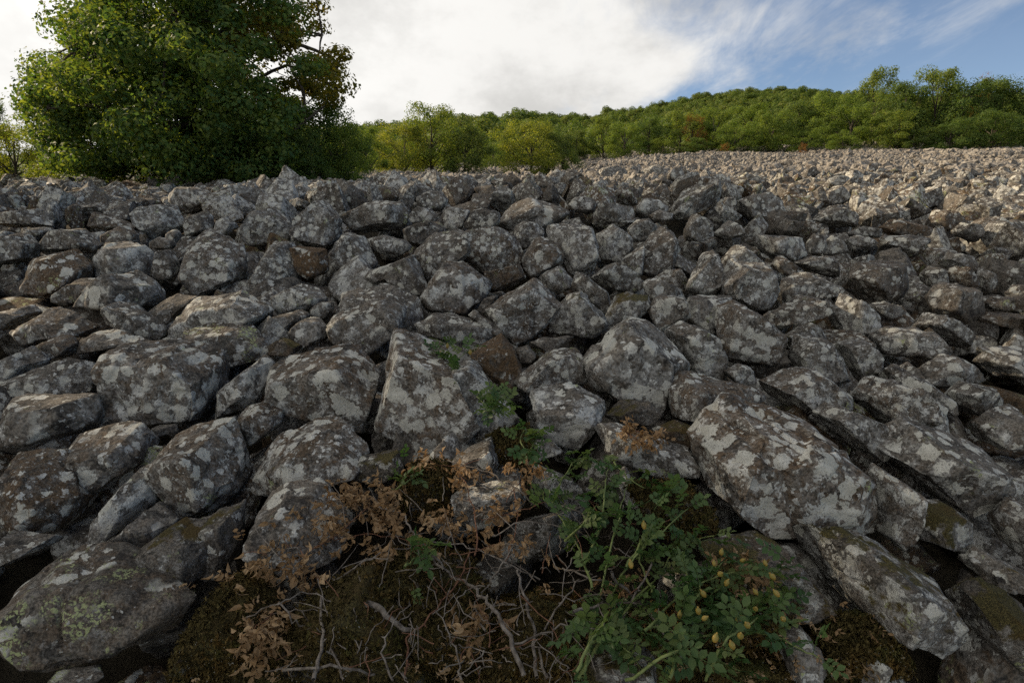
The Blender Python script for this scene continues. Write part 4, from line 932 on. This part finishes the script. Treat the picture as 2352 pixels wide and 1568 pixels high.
def woods():
    big_oak()
    V = {}
    for k, (H, Rr, ba, nl, lf, mat, cl) in {'a': (8, 3.0, .6, 13000, .20, M_WOOD1, .125), 'b': (8, 3.3, .8, 13000, .20, M_WOOD1, .12), 'c': (8, 2.8, .7, 13000, .20, M_WOOD2, .125),
                                            'd': (8, 3.4, .3, 13000, .20, M_WOOD2, .125), 'e': (8, 3.6, .2, 13000, .20, M_WOOD1, .15), 'y': (8, 3.6, .2, 13000, .20, M_YELLOW, .14), 'r': (8, 3.2, .3, 5000, .20, M_RUST, .14)}.items():
        V[k] = tree_parts(ord(k), H, Rr, ba, nl, lf, mat, cl)
    G1 = 'trees along the far edge of the boulder field'
    def T(k, gx, Y, top, half, label, name='tree', dz=0.0, group=G1, cat='tree'):
        p = on_field(gx, Y); p.z -= .25 + dz; zc = p.y * CP - p.z * SP
        ev = math.atan((784 - top) / FPX) - PITCH; h = math.tan(ev) * Y - p.z
        sx = max(half, 8) / FPX * zc / 3.4; sz = max(h, .6) / 7.6
        plant_tree(name, V[k], p, rnd.uniform(0, 6.28), (sx, sx, sz), label, group, cat)
    # bushes and trees close by the oak
    T('d', 742, 15.5, 232, 95, 'dense rounded dark bush leaning against the right side of the big oak', 'bush', group=None, cat='bush')
    T('e', 795, 14.6, 300, 52, 'right-most low bush of the dark clump around the big oak', 'bush', group=None, cat='bush')
    T('d', 705, 13.6, 300, 60, 'bushy skirt of foliage between oak trunk and the rounded bush', 'bush', group=None, cat='bush')
    T('d', 640, 13.2, 330, 90, 'low dark shrub at the foot of the big oak', 'bush', group=None, cat='bush')
    T('d', 560, 15.0, 268, 100, 'dark undergrowth bush beside the oak trunk', 'bush', group=None, cat='bush')
    T('e', 300, 17.5, 285, 130, 'undergrowth bush behind the left half of the big oak', 'bush', group=None, cat='bush')
    T('c', 15, 24, 235, 42, 'narrow dark tree at the left border behind the oak', 'tree', group=None)
    T('y', 60, 20, 300, 70, 'sunlit yellow-green bush at the left border', 'bush', group=None, cat='bush')
    T('b', 130, 26, 292, 60, 'pale bush between the left border bush and the oak', 'bush', group=None, cat='bush')
    T('b', 845, 30, 296, 45, 'small light tree just right of the dark rounded bush', group=None)
    T('y', 925, 35, 290, 58, 'bright green low tree left of the taller middle tree', group=None)
    T('e', 1000, 36, 248, 62, 'tallest tree of the small clump in the middle distance', group=None)
    T('d', 1070, 36, 292, 56, 'dark right-hand bush of the middle distance clump', 'bush', group=None, cat='bush')
    T('y', 1215, 33, 284, 68, 'yellowish bush standing alone on the stones, centre', 'bush', group=None, cat='bush')
    T('d', 1290, 33.5, 310, 42, 'small dark bush attached right of the yellowish bush', 'bush', group=None, cat='bush')
    # tall unseen trees, added outside the left border to shade the foreground
    for i, (x, y, H, lab) in enumerate(((-11.0, 4.0, 13.0, 'nearest of three unseen tall trees added beyond the left border for shade'), (-12.2, 7.4, 13.5, 'middle one of three unseen tall trees added beyond the left border for shade'), (-13.9, 10.8, 13.5, 'farthest of three unseen tall trees added beyond the left border for shade'))):
        pr = tree_parts(300 + i, H + 1, 3.7, 7.4, 10000, .22, M_OAK, .085, 15)
        plant_tree('tree', pr, (x, y, float(ground(np.array([x]), np.array([y]))[0]) - .2), i * 2.0, (1, 1, 1), lab, 'unseen shade trees added beyond the left border')
    # the wood's edge, left to right
    edge = [('c', 880, 60, 312, 40), ('c', 960, 62, 310, 40), ('d', 1090, 60, 312, 30), ('e', 1130, 56, 326, 24), ('c', 1150, 62, 306, 34), ('c', 1200, 64, 300, 36), ('d', 1265, 63, 304, 34), ('c', 1325, 62, 300, 36),
            ('b', 1385, 62, 276, 42), ('a', 1432, 58, 290, 42), ('c', 1490, 62, 272, 46), ('e', 1520, 59, 322, 26), ('b', 1560, 62, 262, 48), ('c', 1600, 58, 318, 34), ('a', 1630, 63, 256, 48), ('e', 1690, 59, 288, 44), ('b', 1720, 63, 244, 50),
            ('a', 1765, 58, 262, 48), ('c', 1830, 60, 236, 56), ('e', 1845, 56, 300, 40), ('b', 1900, 58, 222, 60), ('a', 1955, 55, 250, 56), ('e', 1930, 53, 312, 34), ('b', 2000, 60, 168, 50), ('c', 2065, 56, 196, 64), ('a', 2050, 52, 262, 50),
            ('d', 2100, 51, 296, 44), ('b', 2135, 56, 166, 62), ('d', 2200, 54, 190, 66), ('c', 2260, 56, 184, 60), ('d', 2320, 54, 190, 70), ('c', 2400, 54, 180, 70), ('d', 2270, 50, 262, 60), ('d', 2180, 50, 280, 50), ('d', 2370, 50, 270, 60)]
    words = {'a': 'leafy light green', 'b': 'broad green', 'c': 'dark green', 'd': 'deep shaded', 'e': 'low bushy yellow-green'}
    cnt = {}
    for i, (k, gx, Y, top, hf) in enumerate(edge):
        left = sum(1 for q in edge if q[0] == k and q[1] < gx) + 1
        od = ['first', 'second', 'third', 'fourth', 'fifth', 'sixth', 'seventh', 'eighth', 'ninth', 'tenth', 'eleventh', 'twelfth', 'thirteenth'][left - 1]
        T(k, gx, Y, top, hf, f'{words[k]} tree at the wood edge, {od} of its kind from left')
    for gx, Y, top, hf, lab in ((2235, 49.5, 190, 26, 'rust-brown autumn tree near the right border above the dark trees'), (1665, 56, 330, 10, 'small rusty shrub at the foot of the wood, left one'), (1842, 52, 330, 9, 'small rusty shrub at the foot of the wood, right one'),
                            (1590, 61, 268, 26, 'orange-tinged tree in the middle of the wood edge')):
        if 'autumn' in lab:
            p = on_field(gx, 57); p.z = 57 * math.tan(math.atan((784 - 222) / FPX) - PITCH) - .5
            plant_tree('tree', V['r'], on_field(gx, 57) - Vector((0, 0, .3)), 1.0, (.30, .30, .80), lab, G1)
        else: T('r', gx, Y, top, hf, lab, 'shrub' if 'shrub' in lab else 'tree', cat='shrub' if 'shrub' in lab else 'tree')
    # the forest on the hill: nobody could count it
    pts = []
    for Y in np.concatenate([np.arange(82, 120, 3.6), np.arange(120, 345, 4.6)]):
        hw = 1.25 * Y; sp = 3.8 if Y < 120 else 4.6
        xs = np.arange(-hw * .45 if Y > 0 else 0, hw, sp); xs = xs + nrg.uniform(-.45, .45, len(xs)) * sp
        pts.append(np.column_stack([xs, Y + nrg.uniform(-.45, .45, len(xs)) * sp]))
    Pt = np.vstack(pts); Z = hill(Pt[:, 0], Pt[:, 1]); n = len(Pt)
    P3 = np.column_stack([Pt, Z - .4])
    pro = []
    for i in range(8):
        rg = np.random.default_rng(900 + i); C = []; O = []
        for _ in range(9):
            c = np.array([rg.normal() * .9, rg.normal() * .9, rg.uniform(1.6, 4.9)]); c[:2] *= math.sqrt(max(.1, 1 - ((c[2] - 2.6) / 3.2) ** 2)) * 1.25
            o = rg.normal(size=(170, 3)); o /= np.linalg.norm(o, axis=1, keepdims=True); O.append(o); C.append(c + o * (rg.random(170) ** .25)[:, None] * (1.25, 1.25, .95))
        pro.append(bpy.data.objects.new('crown_shape', leaves_mesh('crown_shape', np.vstack(C), .42, M_HILL, rg, out=np.vstack(O))))
    s = nrg.uniform(.8, 1.4, n)
    o = instancer('forest', P3, np.column_stack([np.zeros(n), np.zeros(n), nrg.uniform(0, 6.28, n)]), np.column_stack([s * 1.1, s * 1.1, s * nrg.uniform(.85, 1.25, n)]), nrg.integers(0, 8, n), pro)
    tag(o, 'green forest covering the hill behind the boulder field', 'forest', kind='stuff'); print('forest', n)

# ------------------------------------------------------------------ moss, brambles, rose, dead wood
def moss_bank():
    """mossy bank in the bottom foreground"""
    gxs = np.linspace(330, 2150, 110); zs = np.linspace(1.02, 1.72, 60)
    Z, G = np.meshgrid(zs, gxs, indexing='ij'); X = (G - 1176) / FPX * Z
    Y = Z * CP - .42 * Z * SP * 0 - .12
    H = ground(X, Y)
    e = np.clip(1 - np.abs(Z - 1.30) / .40, 0, 1) ** .5 * np.clip((G - 330) / 200, 0, 1) ** .5 * np.clip((2150 - G) / 250, 0, 1) ** .5
    P = np.stack([X, Y, 0 * X], -1)
    H = H - .42 + .38 * e + .09 * fbm(P * 7, 3, 4) * e + .012 * fbm(P * 26, 3, 7)
    V = np.stack([X, Y, H], -1).reshape(-1, 3); nx = len(gxs)
    i, j = np.meshgrid(np.arange(len(zs) - 1), np.arange(nx - 1), indexing='ij'); a = (i * nx + j).ravel()
    o = link('moss', mesh_from('moss', V, np.stack([a, a + 1, a + nx + 1, a + nx], -1), M_MOSS))
    tag(o, 'brown-green moss bank under the brambles', 'moss', kind='stuff')
    # short moss shoots
    rg = np.random.default_rng(3); n = 45000; k = rg.integers(0, len(V), n); ok = e.reshape(-1)[k] > .1; k = k[ok]; n = len(k)
    C = V[k] + rg.normal(size=(n, 3)) * (.010, .008, .001) + (0, 0, .004)
    me = leaves_mesh('moss_shoots', C, .017, M_MOSS, rg, 2.0, .35)
    tag(link('moss_shoots', me), 'short moss shoots on the bank under the brambles', 'moss', kind='stuff')


def leaflet(L, Wd, fold, curl, base, d, s, nrm):
    """an ovate leaflet: 6 triangles folded along the midrib"""
    V = []
    for t, w in ((0, 0), (.3, .85), (.62, 1.0), (1, 0)):
        c = base + d * L * t + nrm * (curl * L * t * t)
        if w == 0: V.append(c)
        else: V += [c + s * Wd * w * .5 + nrm * fold * Wd * w * .5, c, c - s * Wd * w * .5 + nrm * fold * Wd * w * .5]
    F = [(0, 1, 2), (0, 2, 3), (1, 4, 5), (1, 5, 2), (2, 5, 6), (2, 6, 3), (4, 7, 5), (5, 7, 6)]
    return V, F


def compound_leaf(seed, mat, dry):
    R = random.Random(seed); VV, FF = [], []
    L = .055 if not dry else .04; pairs = 3 if not dry else 2
    rach = [np.array([0, t * L, .010 * math.sin(t * 2.2) * (1 if not dry else -1.5)]) for t in np.linspace(0, 1, 5)]
    V, F = tube(rach, [.0009] * 5, 3)
    VV += V; FF += [(f[0], f[1], f[2]) for f in F] + [(f[0], f[2], f[3]) for f in F]
    spots = [(.38 + .24 * k, sd) for k in range(pairs) for sd in (-1, 1)] + [(1.0, 0)]
    for t, sd in spots:
        base = np.array([0, min(t, 1) * L, .008 * math.sin(t * 2.2)])
        d = np.array([sd * 1.0, .45 if sd else 1.0, R.uniform(-.2, .3)]); 
        if dry: d = d + np.array([R.gauss(0, .5), R.gauss(0, .5), R.uniform(-1.1, -.1)])
        d /= np.linalg.norm(d); up = np.array([R.gauss(0, .25), R.gauss(0, .25), 1.0]) if not dry else np.array([R.gauss(0, 1), R.gauss(0, 1), R.gauss(0, 1)])
        s = np.cross(d, up); s /= np.linalg.norm(s); nrm = np.cross(s, d)
        ll = R.uniform(.018, .026) if not dry else R.uniform(.014, .027)
        V, F = leaflet(ll, ll * (.62 if not dry else .5), R.uniform(.2, .5) if not dry else R.uniform(.4, 1.2), R.uniform(-.3, .1) if not dry else R.uniform(-.8, .6), base, d, s, nrm)
        b = len(VV); VV += V; FF += [tuple(i + b for i in f) for f in F]
    me = mesh_from('leaf', VV, FF, mat, smooth=True)
    a = me.attributes.new('leaf', 'FLOAT', 'FACE'); a.data.foreach_set('value', np.full(len(FF), R.random(), np.float32))
    return me


LEAF_G = [compound_leaf(i, M_ROSE, False) for i in range(9)]
LEAF_D = [compound_leaf(50 + i, M_DRY, True) for i in range(9)]


def hip_mesh():
    prof = [(.0, .0), (.0035, .001), (.0062, .006), (.0066, .011), (.0045, .016), (.0018, .0185), (.0022, .021), (.0, .021)]
    V, F = [], []; s = 9
    for r, z in prof:
        for k in range(s): V.append((r * math.cos(2 * math.pi * k / s), r * math.sin(2 * math.pi * k / s), z))
    for i in range(len(prof) - 1):
        for k in range(s): F.append((i * s + k, i * s + (k + 1) % s, (i + 1) * s + (k + 1) % s, (i + 1) * s + k))
    return mesh_from('rose_hip', V, F, M_HIP)
HIP = hip_mesh()


def g_path(pts, near, z0=None):
    """picture points -> stem path standing `near` metres in front of the stones, distance running smoothly"""
    out = []
    for i, (x, y) in enumerate(pts):
        z = depth_at(x, min(y, 1560)) if z0 is None else z0
        nr = near[i] if isinstance(near, (list, tuple)) else near
        out.append(np.array(at(x, y, z=z - nr)))
    return out


def smooth_path(P, R, n=5, wob=.006):
    P = [np.asarray(p) for p in P]; o = []
    for i in range(len(P) - 1):
        p0, p1, p2, p3 = P[max(i - 1, 0)], P[i], P[i + 1], P[min(i + 2, len(P) - 1)]
        for k in range(n):
            t = k / n
            q = .5 * ((2 * p1) + (-p0 + p2) * t + (2 * p0 - 5 * p1 + 4 * p2 - p3) * t * t + (-p0 + 3 * p1 - 3 * p2 + p3) * t ** 3)
            o.append(q + np.array([R.gauss(0, 1), R.gauss(0, 1), R.gauss(0, 1)]) * wob * .5)
    o.append(P[-1]); return o


def stem(parent, P, r0, r1, mat, R, thorns=0, name='stem'):
    n = len(P); rad = [r0 + (r1 - r0) * i / (n - 1) for i in range(n)]
    VV, FF = tube(P, rad, 6); FF = [f for f in FF]
    for _ in range(thorns):
        i = R.randrange(1, n - 1); d = P[i + 1] - P[i]; d /= np.linalg.norm(d) + 1e-9
        s = np.cross(d, [R.gauss(0, 1), R.gauss(0, 1), R.gauss(0, 1)]); s /= np.linalg.norm(s) + 1e-9
        b = len(VV); r = rad[i]
        VV += [P[i] + d * r * 1.2 + s * r * .7, P[i] - d * r * 1.2 + s * r * .7, P[i] + s * (r + .007) - d * .003, P[i] + s * (r + .0069) - d * .003]; FF.append((b, b + 1, b + 2, b + 3))
    return link(name, mesh_from(name, VV, FF, mat), parent)


def put_leaf(parent, protos, p, R, dirn=None, scale=1.0):
    o = link('leaf', R.choice(protos), parent, loc=p)
    if dirn is None: dirn = Vector((R.gauss(0, 1), R.gauss(0, 1) - .5, R.gauss(.1, .8)))
    q = Vector(dirn).to_track_quat('Y', 'Z').to_euler(); q.rotate_axis('Y', R.uniform(-.9, .9))
    o.rotation_euler = q; s = scale * R.uniform(.75, 1.2); o.scale = (s, s, s)


BULK = {}
def bulk_leaf(parent, protos, p, R, dirn, scale):
    me = R.choice(protos); q = Vector(dirn).to_track_quat('Y', 'Z').to_euler(); q.rotate_axis('Y', R.uniform(-.9, .9)); s = scale * R.uniform(.75, 1.2)
    BULK.setdefault(parent.name, (parent, [], protos))[1].append((me, Matrix.Translation(p) @ q.to_matrix().to_4x4() @ Matrix.Scale(s, 4)))


def build_bulk():
    for parent, lst, protos in BULK.values():
        VV, FF, LL, b = [], [], [], 0
        for me, M in lst:
            n = len(me.vertices); v = np.zeros(n * 3, np.float32); me.vertices.foreach_get('co', v); v = v.reshape(-1, 3)
            f = np.zeros(len(me.polygons) * 3, np.int32); me.polygons.foreach_get('vertices', f); Mn = np.array(M)
            VV.append(v @ Mn[:3, :3].T + Mn[:3, 3]); FF.append(f.reshape(-1, 3) + b); LL.append(np.full(len(me.polygons), rnd.random(), np.float32)); b += n
        me = mesh_from('foliage', np.vstack(VV), np.vstack(FF), protos[0].materials[0])
        a = me.attributes.new('leaf', 'FLOAT', 'FACE'); a.data.foreach_set('value', np.concatenate(LL))
        o = link('foliage', me, parent); o['kind'] = 'stuff'


def shrubs():
    R = random.Random(21)
    # dead bramble: grey and reddish woody stems
    e = link('bramble', None); tag(e, 'tangle of dry thorny stems with curled brown leaves, bottom centre', 'bramble')
    grey = [([(1202, 1545), (1160, 1444), (1127, 1393), (1085, 1346), (1038, 1318), (991, 1276)], .0085, .004), ([(1226, 1550), (1226, 1449), (1207, 1379), (1188, 1309)], .007, .004),
            ([(846, 1383), (897, 1421), (945, 1445)], .012, .008), ([(738, 1369), (740, 1473), (720, 1560)], .005, .007), ([(1029, 1056), (1108, 1079), (1178, 1121), (1235, 1160)], .003, .003),
            ([(869, 1163), (926, 1182), (944, 1215), (973, 1257), (1019, 1309)], .003, .005), ([(748, 1346), (813, 1304), (869, 1272), (944, 1257)], .004, .003),
            ([(640, 1379), (663, 1412), (710, 1449), (757, 1482), (790, 1560)], .003, .004), ([(560, 1420), (640, 1385), (700, 1360), (760, 1380)], .003, .002),
            ([(1400, 1314), (1461, 1379), (1508, 1431), (1560, 1500)], .006, .004), ([(1321, 1403), (1400, 1386), (1527, 1386)], .006, .004), ([(1290, 1300), (1360, 1330), (1430, 1340)], .004, .003),
            ([(1180, 1480), (1290, 1440), (1400, 1455)], .004, .002), ([(1260, 1560), (1240, 1480), (1280, 1400), (1330, 1330)], .005, .003), ([(900, 1560), (880, 1480), (930, 1400)], .004, .002),
            ([(830, 1350), (840, 1420), (820, 1500)], .003, .002), ([(1060, 1560), (1040, 1470), (1000, 1400)], .004, .002), ([(650, 1540), (760, 1530), (860, 1548)], .005, .004),
            ([(1110, 1450), (1090, 1390), (1130, 1330), (1180, 1250)], .004, .002), ([(960, 1240), (1060, 1250), (1160, 1290), (1240, 1330)], .003, .003), ([(800, 1430), (700, 1400), (610, 1420)], .003, .002),
            ([(1500, 1300), (1440, 1400), (1420, 1500)], .004, .003), ([(1130, 1230), (1200, 1200), (1300, 1210), (1360, 1240)], .003, .002)]
    for pts, a, b in grey:
        P = smooth_path(g_path(pts, [R.uniform(.09, .20) for _ in pts]), R); stem(e, P, a * .62, b * .6, M_TWIG, R, thorns=4)
    red = [([(1094, 1276), (1087, 1168), (1052, 1079)], .004, .002), ([(935, 1560), (935, 1472), (973, 1426), (1043, 1346), (1080, 1266)], .004, .003), ([(760, 1240), (860, 1225), (960, 1250)], .002, .002),
           ([(700, 1270), (780, 1220), (850, 1160)], .002, .002), ([(600, 1200), (640, 1215), (660, 1260)], .002, .0015), ([(1180, 1120), (1190, 1200), (1160, 1290)], .003, .002), ([(560, 1500), (590, 1440), (640, 1390)], .003, .002),
           ([(980, 1055), (1060, 1070), (1120, 1040)], .002, .0015), ([(1100, 1190), (1180, 1180), (1260, 1150)], .002, .002)]
    dry_pts = []
    for pts, a, b in red:
        P = smooth_path(g_path(pts, [R.uniform(.08, .16) for _ in pts]), R); stem(e, P, a * .6, b * .6, M_REDTWIG, R, thorns=6); dry_pts += P
    for _ in range(230):                                   # thin side twigs
        x, y = R.triangular(560, 1600, 1050), R.uniform(1150, 1545); an = R.uniform(0, 6.28); L = R.uniform(25, 110)
        if y < 1230 and R.random() < .5: continue
        pts = [(x, y), (x + L * .5 * math.cos(an) + R.uniform(-12, 12), y + L * .5 * math.sin(an) + R.uniform(-12, 12)), (x + L * math.cos(an), y + L * math.sin(an))]
        n0 = R.uniform(.07, .20)
        P = smooth_path(g_path(pts, [n0, n0 + R.uniform(-.02, .03), n0 + R.uniform(-.03, .05)]), R, 3, .003); stem(e, P, .0014, .0007, M_TWIG if R.random() < .8 else M_REDTWIG, R)
    clumps = [(860, 1150, 55, 35, 26), (800, 1140, 45, 35, 22), (765, 1195, 30, 30, 10), (650, 1205, 60, 22, 12), (1060, 1085, 25, 45, 12), (985, 1062, 35, 18, 12), (1200, 1075, 60, 25, 16), (900, 1195, 45, 30, 14), (1040, 1195, 60, 35, 18),
              (1130, 1170, 50, 30, 12), (620, 1285, 45, 40, 14), (700, 1310, 60, 25, 12), (600, 1430, 45, 60, 28), (575, 1490, 35, 40, 14), (1090, 1425, 55, 30, 13), (900, 1255, 80, 22, 14), (760, 1235, 60, 20, 10), (540, 1340, 22, 28, 5),
              (1420, 1330, 40, 30, 6), (1690, 1310, 60, 25, 12), (1740, 1345, 40, 30, 8), (1190, 1250, 60, 30, 10)]
    for cx, cy, rx, ry, k in clumps:
        for _ in range(k):
            x, y = R.gauss(cx, rx * .5), R.gauss(cy, ry * .5)
            put_leaf(e, LEAF_D, at(x, y, R.uniform(.08, .17)), R, (R.gauss(0, .8), R.gauss(-.3, .8), R.gauss(-.3, .7)), .9)
            for _2 in range(1 if R.random() < .45 else 0):
                x, y = R.gauss(cx, rx * .75), R.gauss(cy, ry * .75)
                bulk_leaf(e, LEAF_D, at(x, y, R.uniform(.04, .20)), R, (R.gauss(0, .8), R.gauss(-.3, .8), R.gauss(-.3, .7)), .85)
    lt = link('leaf_litter', None); tag(lt, 'fallen brown leaves scattered over the moss under the brambles', 'leaf litter', kind='stuff')
    for _ in range(260):
        bulk_leaf(lt, LEAF_D, at(R.uniform(420, 2080), R.uniform(1330, 1560), R.uniform(.02, .07)), R, (R.gauss(0, 1), R.gauss(0, 1), R.gauss(0, .2)), R.uniform(.35, .7))
    # living dog rose with hips
    g = link('rose_bush', None); tag(g, 'low green rose bush with yellow-orange hips, bottom right of centre', 'rose bush')
    shoots = [([(1330, 1560), (1380, 1420), (1440, 1300), (1520, 1220), (1590, 1160)], 13), ([(1330, 1560), (1400, 1440), (1500, 1330), (1560, 1260), (1640, 1230)], 13), ([(1340, 1555), (1370, 1400), (1400, 1280), (1420, 1190), (1440, 1120)], 13),
              ([(1360, 1350), (1330, 1260), (1280, 1180), (1240, 1130)], 10), ([(1440, 1300), (1480, 1230), (1500, 1180), (1530, 1140)], 9), ([(1340, 1300), (1380, 1200), (1390, 1120), (1400, 1070)], 10), ([(1480, 1450), (1560, 1370), (1660, 1320), (1790, 1310)], 13),
              ([(1480, 1450), (1580, 1410), (1700, 1390), (1810, 1380)], 13), ([(1500, 1500), (1600, 1460), (1720, 1450), (1800, 1470), (1880, 1510)], 13), ([(1440, 1560), (1540, 1500), (1620, 1500), (1700, 1540)], 11), ([(1330, 1540), (1360, 1470), (1420, 1430), (1460, 1420)], 9),
              ([(1540, 1560), (1560, 1450), (1600, 1360), (1660, 1290)], 11), ([(1300, 1240), (1340, 1200), (1370, 1160)], 7), ([(1560, 1400), (1580, 1330), (1560, 1270)], 8), ([(1620, 1560), (1660, 1480), (1740, 1420), (1790, 1400)], 11), ([(1500, 1360), (1470, 1290), (1480, 1240)], 7),
              ([(1270, 1160), (1290, 1100), (1320, 1060)], 6), ([(1350, 1480), (1390, 1470), (1450, 1500)], 6), ([(1410, 1060), (1440, 1095), (1480, 1120)], 4), ([(900, 1130), (930, 1110), (955, 1090)], 5), ([(930, 1300), (960, 1280), (1000, 1260)], 5)]
    for pts, k in shoots:
        P = smooth_path(g_path(pts, [R.uniform(.09, .22) for _ in pts]), R, 5, .004); stem(g, P, .0034, .0014, M_GREENTWIG, R, thorns=4)
        for j in range(k):
            i = 2 + int((len(P) - 3) * (j + R.random()) / k); i = min(max(i, 1), len(P) - 2)
            d = P[i + 1] - P[i]; d = d / (np.linalg.norm(d) + 1e-9); s = np.array([R.gauss(0, 1), R.gauss(-.25, .7), R.gauss(.3, .7)]); s /= np.linalg.norm(s)
            put_leaf(g, LEAF_G, P[i], R, tuple(d * .5 + s), 1.02)
            if R.random() < .55: continue
            q = P[R.randrange(1, len(P))] + np.array([R.gauss(0, .03), R.gauss(.01, .03), R.gauss(0, .025)])
            bulk_leaf(g, LEAF_G, Vector(q), R, (R.gauss(0, 1), R.gauss(-.25, .7), R.gauss(.3, .7)), .95)
        put_leaf(g, LEAF_G, P[-1], R, tuple(P[-1] - P[-2]), 1.0)
    for x, y in ((1780, 1330), (1700, 1290), (1650, 1320), (1620, 1370), (1665, 1345), (1740, 1365), (1605, 1410), (1612, 1422), (1690, 1425), (1735, 1400), (1700, 1465), (1685, 1490), (1640, 1475), (1790, 1370), (1655, 1275), (1480, 1215), (1450, 1305), (1760, 1300), (1720, 1440), (1560, 1420), (1640, 1300), (1800, 1420)):
        h = link('rose_hip', HIP, g, loc=at(x, y, R.uniform(.20, .27))); h.rotation_euler = (R.uniform(-.9, .9), R.uniform(-.9, .9), 0); s = R.uniform(.7, 1.0); h.scale = (s, s, s)
    # two sprigs in the cracks, dry sprigs on the tilted stone
    for nm, lab, sh, mats, hips in (('rose_sprig', 'little rose sprig with two orange hips in the crack of the split slab', [[(1045, 880), (1040, 830), (1020, 790), (985, 775)], [(1045, 880), (1050, 830), (1080, 800)], [(1042, 870), (1030, 820), (1000, 815)]], LEAF_G, ((1028, 800), (1012, 818), (1080, 815))),
                                    ('rose_sprig', 'green rose sprig hanging over the narrow half of the split slab', [[(1100, 900), (1130, 925), (1165, 935)], [(1095, 910), (1130, 945), (1150, 960)], [(1110, 895), (1140, 905), (1160, 925)]], LEAF_G, ()),
                                    ('rose_sprig', 'small green rose sprig below the white-faced boulder', [[(1215, 1040), (1195, 1010), (1205, 985)], [(1215, 1040), (1230, 1010), (1240, 1000)]], LEAF_G, ()),
                                    ('dry_sprig', 'dry brown sprigs lying on the long tilted stone', [[(1425, 985), (1460, 990), (1520, 1015)], [(1440, 995), (1465, 1010), (1485, 1030)], [(1430, 985), (1450, 985), (1480, 995)]], LEAF_D, ())):
        t = link(nm, None); tag(t, lab, 'sprig')
        for pts in sh:
            P = smooth_path(g_path(pts, .30 if mats is LEAF_G else .22), R, 4, .002); stem(t, P, .0022, .001, M_GREENTWIG if mats is LEAF_G else M_REDTWIG, R)
            for _ in range(9 if mats is LEAF_G else 12): put_leaf(t, mats, P[R.randrange(2, len(P))], R, None, .95)
        for x, y in hips: link('rose_hip', HIP, t, loc=at(x, y, .33))


def dead_wood():
    R = random.Random(8)
    logs = [([(430, 392), (520, 388), (600, 394), (650, 404)], .085, .04, 'long bleached log lying under the big oak'), ([(232, 376), (268, 392), (290, 406)], .06, .03, 'left bleached branch of the crossed pair under the oak'),
            ([(268, 404), (276, 386), (282, 374)], .05, .03, 'upright pale stump branch beside the crossed pair'), ([(330, 388), (345, 400), (362, 414)], .04, .02, 'thin pale branch leaning down to the right under the oak'),
            ([(352, 402), (358, 388), (362, 378)], .035, .02, 'short forked pale branch under the oak'), ([(400, 396), (404, 380)], .03, .02, 'small pale upright stick under the oak'), ([(650, 404), (680, 396), (700, 390)], .03, .015, 'pale curved twig at the end of the long log'),
            ([(60, 432), (100, 440), (130, 448)], .04, .02, 'sunlit pale branch on the stones at the far left'), ([(110, 452), (140, 438), (165, 442)], .035, .015, 'second sunlit branch on the stones at the far left')]
    for pts, a, b, lab in logs:
        P = smooth_path([np.array(at(x, y, .35)) + (0, 0, .16) for x, y in pts], R, 5, .02); n = len(P)
        rad = [a + (b - a) * i / (n - 1) for i in range(n)]
        rad[0] *= .3; rad[-1] *= .15; P[0] = P[1] + (P[0] - P[1]) * .4
        o = link('dead_branch', tubes_mesh('dead_branch', [(P, rad), (bend(P[n // 2], P[n // 2] + np.array([R.uniform(-.3, .3), R.uniform(-.2, .2), R.uniform(.1, .35)]), R, 0, .1, 3), [b * .7, b * .5, b * .4, b * .2])], M_DEADWOOD, 7))
        tag(o, lab, 'branch', 'bleached dead wood under the oak')


# ------------------------------------------------------------------ build
build_ground(); build_hill()
for i, (crop, label, opt, s) in enumerate(ROCKS): traced_boulder(i, crop, label, opt, s)
scatter_boulders(300 - len(ROCKS))
woods()
moss_bank(); dead_wood(); shrubs(); build_bulk()
